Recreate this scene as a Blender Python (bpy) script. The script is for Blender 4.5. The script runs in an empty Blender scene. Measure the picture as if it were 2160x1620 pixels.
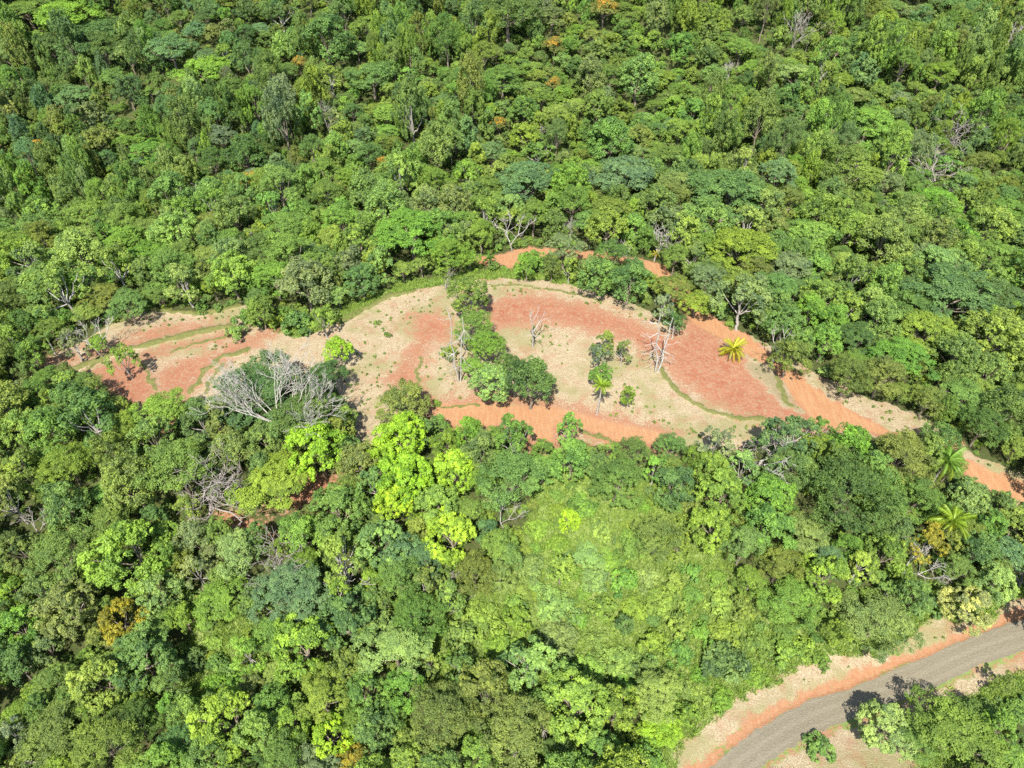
import bpy, math, random, re
import numpy as np
from mathutils import Vector, Matrix
sc = bpy.context.scene
# ------------------------------------------------------------------ camera, world, sun, exposure
F = 1514.0                       # focal length in photo pixels (2160 wide)
CAM = np.array([0.0, 0.0, 120.0])
PITCH = math.radians(45)
cd = bpy.data.cameras.new('camera'); cam = bpy.data.objects.new('camera', cd)
sc.collection.objects.link(cam); sc.camera = cam
cam.location = CAM; cam.rotation_euler = (math.pi/2-PITCH, 0, 0)
cd.sensor_width = 36; cd.lens = F/2160*36; cd.clip_end = 3000; cd.clip_start = 1
FWD = np.array([0, math.cos(PITCH), -math.sin(PITCH)]); UP = np.array([0, math.sin(PITCH), math.cos(PITCH)])
RT = np.array([1.0, 0, 0])
SUN = RT*((1235-1080)/F) - UP*((1120-810)/F) + FWD          # the way the light travels
SUN = SUN/np.linalg.norm(SUN)
w = bpy.data.worlds.new('World'); sc.world = w; w.use_nodes = True
nt = w.node_tree; nt.nodes.clear()
sky = nt.nodes.new('ShaderNodeTexSky'); sky.sky_type = 'NISHITA'; sky.sun_disc = False
sky.sun_elevation = math.asin(-SUN[2]); sky.sun_rotation = math.atan2(-SUN[0], -SUN[1])
bg = nt.nodes.new('ShaderNodeBackground'); bg.inputs[1].default_value = 0.11
wo = nt.nodes.new('ShaderNodeOutputWorld')
nt.links.new(sky.outputs[0], bg.inputs[0]); nt.links.new(bg.outputs[0], wo.inputs[0])
sl = bpy.data.lights.new('sun', 'SUN'); sl.energy = 4.7; sl.angle = math.radians(0.5); sl.color = (1, .95, .86)
sun = bpy.data.objects.new('sun', sl); sc.collection.objects.link(sun)
sun.rotation_euler = Vector(SUN).to_track_quat('-Z', 'Y').to_euler()
sc.view_settings.view_transform = 'Standard'; sc.view_settings.look = 'None'
sc.view_settings.exposure = 1.15; sc.view_settings.gamma = 1
sc.cycles.use_denoising = False
sc.cycles.max_bounces = 6; sc.cycles.diffuse_bounces = 3; sc.cycles.transmission_bounces = 4
sc.cycles.transparent_max_bounces = 4; sc.cycles.volume_bounces = 0

rng = np.random.default_rng(11); random.seed(7)
col = sc.collection
# ------------------------------------------------------------------ terrain
def sm(t): t = np.clip(t, 0, 1); return t*t*(3-2*t)
def hz(x, y):
    x = np.asarray(x, float); y = np.asarray(y, float)
    far = sm((y-200-0.10*x)/150)
    z = 34*far + far*(7.5*np.sin(x/31+y/60)+4.5*np.sin(x/17-y/44+1.3)+5*np.sin(x/52-y/38+2.0))
    z = z - far*(15*np.exp(-((x+88+(y-270)*.30)/15)**2)+13*np.exp(-((x-128+(y-260)*.15)/14)**2)+9*np.exp(-((x-20+(y-270)*.5)/16)**2))
    z = z - 15*sm((-62-x)/75)*np.exp(-((y-215)/55)**2)
    z = z - 9*sm((104-y)/60)
    z = z + 2.6*np.exp(-((x-12)/60)**2-((y-150)/38)**2)
    z = z - 5*sm((x-80)/70)*sm((230-y)/60)
    out = sm((np.hypot((x-15)/95, (y-140)/62)-1)/.5)
    return z + out*(1.2*np.sin(x/9+1)*np.sin(y/11)+.9*np.sin(x/23-y/15))
def ray(u, v):
    d = RT*((u-1080)/F) - UP*((v-810)/F) + FWD
    return d
def unproj(u, v, h=0.0):
    d = ray(u, v); t = 60.0; step = 4.0
    for _ in range(400):
        p = CAM+d*t
        if p[2] < hz(p[0], p[1])+h: break
        t += step
    a, b = t-step, t
    for _ in range(18):
        m = (a+b)/2; p = CAM+d*m
        if p[2] < hz(p[0], p[1])+h: b = m
        else: a = m
    return CAM+d*b, b
def proj(x, y, z):
    q = np.stack([np.asarray(x)-CAM[0], np.asarray(y)-CAM[1], np.asarray(z)-CAM[2]], -1)
    d = q@FWD
    return 1080+F*(q@RT)/d, 810-F*(q@UP)/d, d
def zz(off, s): # 'x,y x,y' in a 3x zoom of the photo -> photo px
    return [(off[0]+float(a.split(',')[0])/3, off[1]+float(a.split(',')[1])/3) for a in s.split()]
OFF = {'A':(0,0),'B':(720,0),'C':(1440,0),'0':(0,540),'1':(720,540),'2':(1440,540),'3':(0,1080),'4':(720,1080),'5':(1440,1080)}
def wpoly(px): return np.array([unproj(u, v)[0][:2] for u, v in px])
def P(*segs):
    o = []
    for k, s in segs: o += zz(OFF[k], s)
    return o
# ------------------------------------------------------------------ ground regions traced from the photo
CLEAR = P(('1','0,440 150,330 300,250 450,215 640,190 900,148 1060,138 1300,158 1500,195 1700,255 1850,300 1950,350 2020,420 2130,480'),
          ('2','60,440 180,490 290,520 400,490 440,500 600,590 740,680 830,740 1000,820 1150,895 1350,955 1480,1000 1590,1070 1680,1115 1760,1190 1880,1280 2200,1390 2200,1660 1960,1480 1830,1420 1740,1330 1690,1190 1500,1180 1350,1180 1200,1140 1000,1130 800,1120 700,1180 500,1200 300,1230 80,1200'),
          ('1','2100,1190 1980,1200 1850,1180 1700,1235 1500,1160 1330,1180 1220,1190 1150,1100 1020,1080 890,1080 690,1085 560,1040 540,1000 450,1020 300,1050 200,1200 120,1230 60,1000 -30,850 -120,700 -150,640 -100,520'))
LEFTT = P(('0','270,650 480,560 700,440 850,390 960,345 1080,360 1250,368 1400,350 1500,328 1600,305 1640,330 1560,420 1700,470 1900,520 2140,420 2170,440 2150,700 1900,760 1600,800 1420,860 1300,930 1180,930 990,860 900,960 830,990 720,840 620,750 470,730 270,700'))
ROAD = P(('5','120,1660 390,1430 600,1298 790,1190 1070,1110 1200,1058 1500,930 1880,770 2200,665 2200,865 1900,960 1600,1105 1500,1150 1240,1245 1000,1335 870,1390 700,1480 440,1660'))
DITCH = P(('5','-20,1660 200,1500 420,1320 600,1240 830,1120 1000,1050 1300,955 1600,850 1900,722 2200,605 2200,680 1880,775 1500,935 1200,1062 1070,1115 790,1195 600,1302 390,1435 100,1660'))
DITCH2 = P(('5','420,1670 700,1485 870,1395 1000,1340 1240,1250 1500,1155 1600,1110 1900,965 2200,865 2200,905 1920,995 1640,1130 1500,1190 1250,1300 1010,1375 890,1425 720,1520 520,1670'))
VERGE = P(('5','-60,1560 -20,1450 150,1310 300,1200 500,1110 700,1000 830,950 900,890 1100,905 1300,870 1450,770 1500,720 1650,650 1750,700 1900,700 2050,560 2200,500 2200,640 1900,740 1600,870 1300,975 1000,1070 830,1140 600,1260 420,1340 200,1520 0,1680'))
VERGE2 = P(('5','480,1680 720,1510 890,1420 1010,1370 1250,1290 1500,1180 1640,1120 1920,985 2200,890 2200,1000 1950,1080 1850,1180 1650,1210 1520,1300 1480,1680'))
DIRT = [P(('0','280,650 420,620 560,600 700,560 850,490 1000,440 1200,420 1450,425 1440,458 1100,520 850,575 600,650 480,700 280,695')),
        P(('0','870,632 1000,595 1200,545 1440,488 1490,505 1400,530 1200,552 1050,600 940,650 870,665')),
        P(('0','580,735 690,695 850,655 920,660 905,740 980,850 880,930 840,985 720,830 610,760')),
        P(('0','1010,740 1200,655 1400,605 1500,560 1600,505 1720,475 1720,500 1540,590 1380,655 1270,750 1215,850 1180,900 1090,880 1000,820')),
        P(('1','440,370 560,360 700,400 720,500 560,570 490,680 475,850 400,850 280,800 330,700 420,600 470,540 450,450')),
        P(('1','930,320 1050,270 1200,262 1350,280 1550,325 1700,375 1870,430 2000,500 2140,520'),('2','60,440 110,440 200,505 270,560 380,680 500,830 600,935 740,985 800,960 880,1070 740,1075 550,1035 350,975 200,912 100,840 0,790'),('1','2130,740 2080,640 1980,600 1830,530 1700,475 1500,442 1350,412 1100,422 980,445 930,390')),
        P(('1','560,915 700,945 870,925 1100,945 1330,955 1480,985 1600,1028 1800,1070 2040,1118 2030,1180 1980,1195 1850,1170 1720,1190 1560,1112 1400,1065 1345,1090 1335,1180 1220,1190 1190,1065 1050,1060 890,1085 690,1080 590,1015')),
        ]
DIRTW = [.85, 1.1, 1.25, 1.1, 1.0, 1.2, 1.3]
TRACK = [P(('2','-30,150 40,180 70,250 110,330 170,370 270,440 400,488 500,575 600,640 700,720 830,830 980,930 1150,1030 1280,1090 1400,1138 1560,1155 1690,1125 1760,1180 1740,1240 1690,1170 1500,1180 1350,1160 1200,1118 960,1105 860,1070 770,980 700,900 640,800 565,700 430,640 290,545 150,475 60,425 0,340 -60,240')),
         P(('2','1700,1230 1740,1275 1850,1312 2000,1372 2200,1440 2200,1585 1960,1485 1840,1420 1740,1330')),
         P(('1','770,25 870,10 1010,-5 1120,-40 1180,-55 1560,-30 1860,10 2040,60 2090,130 2160,250 2190,310 2130,330 2050,200 1950,120 1840,60 1560,15 1240,0 1150,30 1070,80 980,40 860,60 770,60'))]
ISLE = P(('2','390,690 470,680 560,690 610,790 690,900 765,985 730,985 640,945 540,840 440,730'))
GREENB = [ # green grassy banks: polylines with half widths in m
  (P(('0','470,715 600,665 700,630 850,582 1050,532 1250,480 1450,445')), 1.05),
  (P(('0','560,720 600,690 650,665')), .5),
  (P(('0','920,680 930,730 955,790 995,850')), .45),
  (P(('0','1560,598 1400,640 1290,735 1210,860')), .7),
  (P(('0','1400,690 1345,770 1290,870')), .5),
  (P(('0','1080,610 1250,545 1420,520')), .35),
  (P(('0','700,435 850,365 960,338 1100,355 1230,362 1380,350 1500,318')), .9),
  (P(('1','0,410 150,330 300,260 450,225')), .9),
  (P(('1','910,190 1060,182 1300,205 1500,250 1640,290')), .35),
  (P(('1','2020,710 2060,790 2120,850'),('2','-20,880 60,920 150,970 260,1010 400,1030 520,1045')), .6),
  (P(('2','580,760 620,840 645,910 700,955')), .55),
  (P(('2','620,640 760,760')), .3),
  (P(('1','560,940 700,952 860,940')), .25),
  (P(('1','1530,1110 1650,1150 1740,1185')), .5),
  (P(('1','505,640 480,720 490,800')), .4)]
GRASSZ = [(1150,960),(1215,930),(1260,990),(1330,1000),(1480,1080),(1560,1250),(1700,1330),(1730,1395),(1600,1470),(1430,1560),(1400,1450),(1300,1400),(1120,1450),(930,1420),(940,1280),(1010,1200),(1120,1120)]
GRASSL = [(415,1310),(545,1300),(545,1400),(590,1395),(640,1420),(560,1440),(470,1475),(375,1460),(395,1390)]
FARGR = P(('B','420,150 640,150 780,130 800,190 700,270 430,270'))
LAWN = P(('0','1430,420 1560,470 1700,480 2160,400 2160,440 2100,460 1900,540 1700,580 1600,600 1560,560 1440,520'),('1','0,330 380,180 640,130 900,100 1060,90 1500,150 1500,195 1300,158 1060,138 900,148 640,190 450,215 300,250 150,330 0,420'))
BARESOIL = P(('0','1900,1380 2160,1380 2160,1560 1900,1620 1700,1600'))+[]
BARESOIL2 = P(('3','1300,20 1500,10 1700,40 1750,170 1650,200 1420,120'))
BARESOIL3 = P(('0','900,1040 1060,1000 1150,900 1170,1000 1050,1140 920,1110'))
def ptin(px, py, poly):
    poly = np.asarray(poly); n = len(poly); ins = np.zeros(px.shape, bool); j = n-1
    for i in range(n):
        xi, yi = poly[i]; xj, yj = poly[j]
        c = ((yi > py) != (yj > py)) & (px < (xj-xi)*(py-yi)/(yj-yi+1e-12)+xi)
        ins ^= c; j = i
    return ins
def dline(px, py, poly, closed):
    poly = np.asarray(poly); d = np.full(px.shape, 1e9)
    n = len(poly)
    for i in range(n if closed else n-1):
        a = poly[i]; b = poly[(i+1) % n]; ab = b-a
        t = np.clip(((px-a[0])*ab[0]+(py-a[1])*ab[1])/(ab@ab+1e-9), 0, 1)
        d = np.minimum(d, np.hypot(px-a[0]-t*ab[0], py-a[1]-t*ab[1]))
    return d
def mask(px, py, wp, soft, grow=0.0):
    out = np.zeros(px.shape); m = soft+abs(grow)+1
    lo = wp.min(0)-m; hi = wp.max(0)+m
    s = (px > lo[0]) & (px < hi[0]) & (py > lo[1]) & (py < hi[1])
    if not s.any(): return out
    x, y = px[s], py[s]
    d = dline(x, y, wp, True); d = np.where(ptin(x, y, wp), d, -d)+grow
    out[s] = np.clip(d/soft*.5+.5, 0, 1); return out
W = {k: wpoly(v) for k, v in dict(clear=CLEAR, leftt=LEFTT, road=ROAD, ditch=DITCH, ditch2=DITCH2, verge=VERGE, verge2=VERGE2, isle=ISLE, grassz=GRASSZ, grassl=GRASSL, fargr=FARGR, lawn=LAWN, bs=BARESOIL, bs2=BARESOIL2, bs3=BARESOIL3).items()}
WD = [wpoly(p) for p in DIRT]; WT = [wpoly(p) for p in TRACK]; WB = [(wpoly(p), hw) for p, hw in GREENB]
def axis(segs):
    a = []
    for lo, hi, st in segs: a += list(np.arange(lo, hi, st))
    return np.array(a+[segs[-1][1]])
gx = axis([(-900,-300,30),(-300,-130,3),(-130,130,.5),(130,300,3),(300,900,30)])
gy = axis([(-300,30,20),(30,46,1),(46,200,.45),(200,380,3),(380,1200,40)])
X, Y = np.meshgrid(gx, gy); Xf, Yf = X.ravel(), Y.ravel()
def vnoise(x, y, s, seed):
    r = np.random.default_rng(seed); T = r.random((256, 256))
    a, b = x/s+100, y/s+100; i, j = np.floor(a).astype(int), np.floor(b).astype(int); fx, fy = a-i, b-j
    fx, fy = fx*fx*(3-2*fx), fy*fy*(3-2*fy)
    g = lambda p, q: T[p % 256, q % 256]
    return (g(i,j)*(1-fx)+g(i+1,j)*fx)*(1-fy)+(g(i,j+1)*(1-fx)+g(i+1,j+1)*fx)*fy
def masks(x, y):
    jx = x+(vnoise(x,y,1.6,1)-.5)*1.3+(vnoise(x,y,.6,5)-.5)*.5; jy = y+(vnoise(x,y,1.6,2)-.5)*1.3+(vnoise(x,y,.6,6)-.5)*.5
    dry = np.maximum(mask(jx,jy,W['clear'],1.2), mask(jx,jy,W['leftt'],1.2))
    dry = np.maximum(dry, np.maximum(mask(jx,jy,W['verge'],2.6), mask(jx,jy,W['verge2'],2.2)))
    dry = np.maximum(dry, .55*mask(jx,jy,W['fargr'],6))
    dirt = np.zeros(x.shape)
    for p, k in zip(WD, DIRTW): dirt = np.maximum(dirt, k*mask(jx,jy,p,5.0,1.3))
    for p in WT: dirt = np.maximum(dirt, 1.6*mask(jx,jy,p,.9))
    dirt = np.maximum(dirt, 1.4*mask(jx,jy,W['ditch'],1.2,.1)); dirt = np.maximum(dirt, mask(jx,jy,W['ditch2'],.9,-.15))
    for k in ('bs','bs2','bs3'): dirt = np.maximum(dirt, .9*mask(jx,jy,W[k],2.5))
    isle = mask(jx,jy,W['isle'],.8); dirt = dirt*(1-.9*isle)
    track = np.zeros(x.shape)
    for p in WT: track = np.maximum(track, mask(x,y,p,.5))
    track = np.maximum(track, mask(x,y,WD[6],.5)); track = np.maximum(track, .8*mask(jx,jy,W['ditch'],1.0))
    road = mask(jx*.3+x*.7, jy*.3+y*.7, W['road'],.3)
    green = np.zeros(x.shape); bump = np.zeros(x.shape)
    for p, hw in WB:
        lo = p.min(0)-4; hi = p.max(0)+4; s = (x>lo[0])&(x<hi[0])&(y>lo[1])&(y<hi[1])
        if s.any():
            d = dline(jx[s], jy[s], p, False)
            green[s] = np.maximum(green[s], np.clip(1.5-d/hw, 0, 1)); bump[s] = np.maximum(bump[s], np.exp(-(d/hw)**2)*min(.6, hw*.6))
    gz = np.maximum(mask(jx,jy,W['grassz'],4), mask(jx,jy,W['grassl'],3)); gz = np.maximum(gz, .8*mask(jx,jy,W['lawn'],1.5)); gz = np.maximum(gz, np.maximum(mask(x,y,W['verge'],3,5), mask(x,y,W['verge2'],3,4)))
    return dry, dirt, road, green, bump, gz, track, isle
dry, dirt, road, green, bump, gz, track, isle = masks(Xf, Yf)
Zf = hz(Xf, Yf)+bump*1.0+ (vnoise(Xf,Yf,.9,3)-.5)*.10*(1-road)
Zf -= .45*np.clip(mask(Xf,Yf,W['ditch'],.8),0,1)*(1-road)*.6
Zf -= .12*np.clip(track,0,1)
# ------------------------------------------------------------------ node helpers
def mat(name):
    m = bpy.data.materials.new(name); m.use_nodes = True; m.node_tree.nodes.clear(); return m, m.node_tree
def nd(t, typ, **kw):
    n = t.nodes.new('ShaderNode'+typ)
    for k, v in kw.items(): setattr(n, k, v)
    return n
def lk(t, a, b): t.links.new(a, b)
def math_(t, op, a, b=None, clamp=False):
    n = nd(t, 'Math', operation=op, use_clamp=clamp)
    for i, v in enumerate((a, b)):
        if v is None: continue
        if isinstance(v, (int, float)): n.inputs[i].default_value = v
        else: lk(t, v, n.inputs[i])
    return n.outputs[0]
def mixc(t, f, a, b, mode='MIX'):
    n = nd(t, 'MixRGB', blend_type=mode)
    for i, v in enumerate((f, a, b)):
        if isinstance(v, (int, float)): n.inputs[i].default_value = v
        elif isinstance(v, tuple): n.inputs[i].default_value = (*v, 1)
        else: lk(t, v, n.inputs[i])
    return n.outputs[0]
def noise(t, vec, scale, detail=4, rough=.6):
    n = nd(t, 'TexNoise'); n.inputs['Scale'].default_value = scale; n.inputs['Detail'].default_value = detail
    n.inputs['Roughness'].default_value = rough; lk(t, vec, n.inputs['Vector']); return n.outputs['Fac']
def ramp(t, f, lo, hi):
    n = nd(t, 'MapRange', interpolation_type='SMOOTHSTEP'); lk(t, f, n.inputs[0])
    n.inputs[1].default_value = lo; n.inputs[2].default_value = hi; return n.outputs[0]
def finish(t, colr, rough=.9, bump=None, dist=.1, spec=.2, transl=0, tcol=None):
    b = nd(t, 'BsdfPrincipled'); b.inputs['Roughness'].default_value = rough; b.inputs['Specular IOR Level'].default_value = spec
    lk(t, colr, b.inputs['Base Color'])
    if bump is not None:
        n = nd(t, 'Bump'); n.inputs['Strength'].default_value = .7; n.inputs['Distance'].default_value = dist
        lk(t, bump, n.inputs['Height']); lk(t, n.outputs[0], b.inputs['Normal'])
    o = nd(t, 'OutputMaterial'); out = b.outputs[0]
    if transl:
        tr = nd(t, 'BsdfTranslucent'); lk(t, tcol or colr, tr.inputs[0]); mx = nd(t, 'MixShader'); mx.inputs[0].default_value = transl
        lk(t, out, mx.inputs[1]); lk(t, tr.outputs[0], mx.inputs[2]); out = mx.outputs[0]
    lk(t, out, o.inputs[0])
# ground material
GM, t = mat('earth_and_grass')
pos = nd(t, 'NewGeometry').outputs['Position']
m1 = nd(t, 'Attribute', attribute_name='m1'); m2 = nd(t, 'Attribute', attribute_name='m2')
s1 = nd(t, 'SeparateColor'); lk(t, m1.outputs['Color'], s1.inputs[0]); s2 = nd(t, 'SeparateColor'); lk(t, m2.outputs['Color'], s2.inputs[0])
aDIRT, aDRY, aROAD = s1.outputs; aGREEN, aGZ, aTRK = s2.outputs; aLAT = m1.outputs['Alpha']; aISLE = m2.outputs['Alpha']
nL, nM, nS, nF_ = noise(t, pos, .07), noise(t, pos, .35, 5), noise(t, pos, 1.4, 5, .7), noise(t, pos, 5.0, 4, .7)
nG = noise(t, pos, 2.6, 4, .75)
brk = math_(t, 'ADD', math_(t, 'MULTIPLY', math_(t, 'SUBTRACT', nM, .5), 1.0), math_(t, 'MULTIPLY', math_(t, 'SUBTRACT', nS, .5), 1.1))
brk = math_(t, 'ADD', brk, math_(t, 'MULTIPLY', math_(t, 'SUBTRACT', nG, .5), 1.3))
floor_ = mixc(t, ramp(t, nS, .35, .65), (0.032,0.050,0.013), (0.081,0.059,0.032))
floor_ = mixc(t, ramp(t, nF_, .4, .65), floor_, (0.063,0.099,0.023))
grass = mixc(t, ramp(t, nM, .3, .7), (0.115,0.185,0.045), (0.18,0.245,0.07)); grass = mixc(t, ramp(t, nF_, .45, .7), grass, (0.270,0.270,0.099))
c0 = mixc(t, ramp(t, math_(t, 'ADD', aGZ, math_(t, 'MULTIPLY', brk, .3)), .35, .65), floor_, grass)
dryc = mixc(t, ramp(t, nS, .3, .7), (0.348,0.284,0.178), (0.414,0.364,0.249))
dryc = mixc(t, math_(t, 'MULTIPLY', ramp(t, nF_, .40, .62), .85), dryc, (0.215,0.146,0.085))
dryc = mixc(t, math_(t, 'MULTIPLY', ramp(t, nL, .47, .6), .7), dryc, (0.207,0.200,0.085))
dryc = mixc(t, math_(t, 'MULTIPLY', ramp(t, nM, .48, .68), .55), dryc, (0.274,0.142,0.085))
dryc = mixc(t, math_(t, 'MULTIPLY', ramp(t, nG, .52, .66), .6), dryc, (0.209,0.165,0.094))
dryc = mixc(t, math_(t, 'MULTIPLY', aISLE, .6), dryc, (0.166,0.146,0.079))
c1 = mixc(t, ramp(t, math_(t, 'ADD', aDRY, math_(t, 'MULTIPLY', brk, .35)), .4, .6), c0, dryc)
mps = nd(t, 'Mapping'); mps.inputs['Scale'].default_value = (1.2, .18, 1); mps.inputs['Rotation'].default_value = (0,0,math.radians(55)); lk(t, pos, mps.inputs[0])
stre = noise(t, mps.outputs[0], 1.6, 3)
red = mixc(t, ramp(t, nM, .3, .7), (0.255,0.091,0.049), (0.297,0.136,0.078))
red = mixc(t, math_(t, 'MULTIPLY', ramp(t, nS, .42, .68), .75), red, (0.281,0.207,0.128))
red = mixc(t, math_(t, 'MULTIPLY', ramp(t, nF_, .5, .75), .45), red, (0.163,0.072,0.043))
trk = mixc(t, ramp(t, stre, .2, .9), (0.317,0.149,0.073), (0.361,0.227,0.118))
trk = mixc(t, math_(t, 'MULTIPLY', ramp(t, nF_, .5, .8), .3), trk, (0.256,0.121,0.063))
red = mixc(t, aTRK, red, trk)
c2 = mixc(t, ramp(t, math_(t, 'ADD', aDIRT, math_(t, 'MULTIPLY', brk, 1.25)), .3, .8), c1, red)
grn = mixc(t, ramp(t, nS, .3, .7), (0.084,0.107,0.024), (0.156,0.158,0.051)); grn = mixc(t, math_(t, 'MULTIPLY', ramp(t, nF_, .5, .7), .6), grn, (0.233,0.189,0.095))
c3 = mixc(t, math_(t, 'MULTIPLY', ramp(t, math_(t, 'ADD', aGREEN, math_(t, 'MULTIPLY', brk, .4)), .3, .6), .95), c2, grn)
# gravel with wheel bands running along the road (aLAT runs 0..1 across it)
grv = mixc(t, ramp(t, nF_, .35, .7), (0.156,0.135,0.095), (0.219,0.193,0.137))
wv = math_(t, 'SINE', math_(t, 'ADD', math_(t, 'MULTIPLY', aLAT, 17.0), math_(t, 'MULTIPLY', nM, .9)))
grv = mixc(t, math_(t, 'MULTIPLY', ramp(t, wv, -.4, 1.0), .25), grv, (0.261,0.234,0.170))
grv = mixc(t, math_(t, 'MULTIPLY', ramp(t, nS, .5, .8), .4), grv, (0.126,0.102,0.068))
c4 = mixc(t, ramp(t, math_(t, 'ADD', aROAD, math_(t, 'MULTIPLY', brk, .4)), .4, .6), c3, grv)
finish(t, c4, .95, math_(t, 'ADD', nF_, math_(t, 'MULTIPLY', nG, 1.5)), .22, .15)
# ------------------------------------------------------------------ ground meshes: one grid, faces split by what they are
ny, nx = X.shape
idx = np.arange(nx*ny).reshape(ny, nx)
quads = np.stack([idx[:-1,:-1], idx[:-1,1:], idx[1:,1:], idx[1:,:-1]], -1).reshape(-1, 4)
rw = W['road']; nU = 10   # upper edge is the first ten points
up_d = dline(Xf, Yf, rw[:9], False) ; lo_d = dline(Xf, Yf, rw[9:], False)
lat = up_d/(up_d+lo_d+1e-6)
def new_mesh(name, V, Fq, mats, smooth=True, fattr=None, vattr=None):
    me = bpy.data.meshes.new(name); n, k = Fq.shape
    me.vertices.add(len(V)); me.vertices.foreach_set('co', np.ascontiguousarray(V, np.float32).ravel())
    me.loops.add(n*k); me.loops.foreach_set('vertex_index', np.ascontiguousarray(Fq, np.int32).ravel())
    me.polygons.add(n); me.polygons.foreach_set('loop_start', np.arange(0, n*k, k, dtype=np.int32))
    for a, v in (fattr or {}).items():
        at = me.attributes.new(a, 'FLOAT', 'FACE'); at.data.foreach_set('value', np.ascontiguousarray(v, np.float32))
    for a, v in (vattr or {}).items():
        at = me.attributes.new(a, 'FLOAT_COLOR', 'POINT'); at.data.foreach_set('color', np.ascontiguousarray(v, np.float32).ravel())
    me.polygons.foreach_set('use_smooth', np.full(n, smooth))
    for m in mats: me.materials.append(m)
    me.update(calc_edges=True); return me
fc = lambda a: a[quads].mean(1)
cls = np.zeros(len(quads), int)
cls[(fc(dry) > .5)] = 1; cls[(fc(np.maximum(dirt*.6, track)) > .5)] = 2
cls[(fc(np.clip(dirt,0,1)) > .45) & (fc(dry) > .3)] = 2
cls[fc(road) > .5] = 3
A1 = np.stack([np.clip(dirt,0,1.5), dry, road, lat], -1); A2 = np.stack([green, gz, np.clip(track,0,1), isle], -1)
VV = np.stack([Xf, Yf, Zf], -1)
for k, nm in enumerate(['ground', 'dry_grass_ground', 'dirt_track', 'gravel_road']):
    q = quads[cls == k]; used, inv = np.unique(q, return_inverse=True)
    me = new_mesh(nm, VV[used], inv.reshape(-1, 4), [GM], True, None, {'m1': A1[used], 'm2': A2[used]})
    o = bpy.data.objects.new(nm, me); col.objects.link(o); o['kind'] = 'structure'
    o['label'] = {'ground':'forest floor and grassy hillside under the trees','dry_grass_ground':'pale dry mown grass of the hilltop clearing and verges','dirt_track':'bare red earth tracks and worn patches across the clearing','gravel_road':'grey gravel road crossing the lower right corner'}[nm]

# ------------------------------------------------------------------ leaf, bark and flower materials
def leafmat(name, vs=.5, transl=.28, rough=.5):
    m, t = mat(name)
    ti = nd(t, 'Attribute', attribute_type='INSTANCER', attribute_name='tint').outputs['Color']
    va = nd(t, 'Attribute', attribute_name='vary').outputs['Fac']
    c = mixc(t, 1.0, ti, mixc(t, va, (1-vs,1-vs*.85,1-vs*.6), (1+vs*.9,1+vs*.75,1+vs*.3)), 'MULTIPLY')
    tc = mixc(t, 1.0, c, (1.25,1.25,.5), 'MULTIPLY')
    finish(t, c, rough, None, .1, .25, transl, tc); return m
LEAF = leafmat('leaf'); FINE = leafmat('fine_leaf', .4, .3, .6); FROND = leafmat('palm_leaf', .3, .25, .4); GRASSM = leafmat('grass_blade', .6, .3, .7)
def bark(name, a, b, s=3):
    m, t = mat(name); p = nd(t, 'TexCoord').outputs['Object']
    n = noise(t, p, s, 5); r = nd(t, 'ObjectInfo').outputs['Random']
    c = mixc(t, ramp(t, n, .3, .7), a, b); c = mixc(t, math_(t, 'MULTIPLY', r, .4), c, (.2,.17,.13))
    finish(t, c, .9, n, .05); return m
BARK = bark('brown_bark', (.13,.10,.07), (.28,.24,.19)); PALEB = bark('pale_bark', (.27,.25,.22), (.45,.43,.39)); GREYB = bark('grey_twig', (.19,.165,.15), (.34,.31,.28))
# ------------------------------------------------------------------ mesh makers
def unit(a): return a/(np.linalg.norm(a, axis=-1, keepdims=True)+1e-9)
def leaves(Pn, N, size, asp, r, mt, name, vary):
    n = len(Pn); N = unit(N)
    tg = unit(np.cross(N, r.normal(size=(n,3)))); bt = np.cross(N, tg)
    s = (size*r.uniform(.55,1.4,(n,1))); a = s*asp
    V = np.empty((n,4,3)); V[:,0] = Pn-tg*s; V[:,1] = Pn+bt*a+N*a*.18; V[:,2] = Pn+tg*s-N*s*.12; V[:,3] = Pn-bt*a+N*a*.18
    return new_mesh(name, V.reshape(-1,3), np.arange(n*4).reshape(-1,4), [mt], False, {'vary': np.clip(vary, 0, 1)})
def dome(r, n, zmin):
    z = r.uniform(zmin, 1, n); a = np.arange(n)*2.39996+r.uniform(0, 6); q = np.sqrt(1-z*z)
    return np.stack([q*np.cos(a), q*np.sin(a), z], -1)
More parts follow.
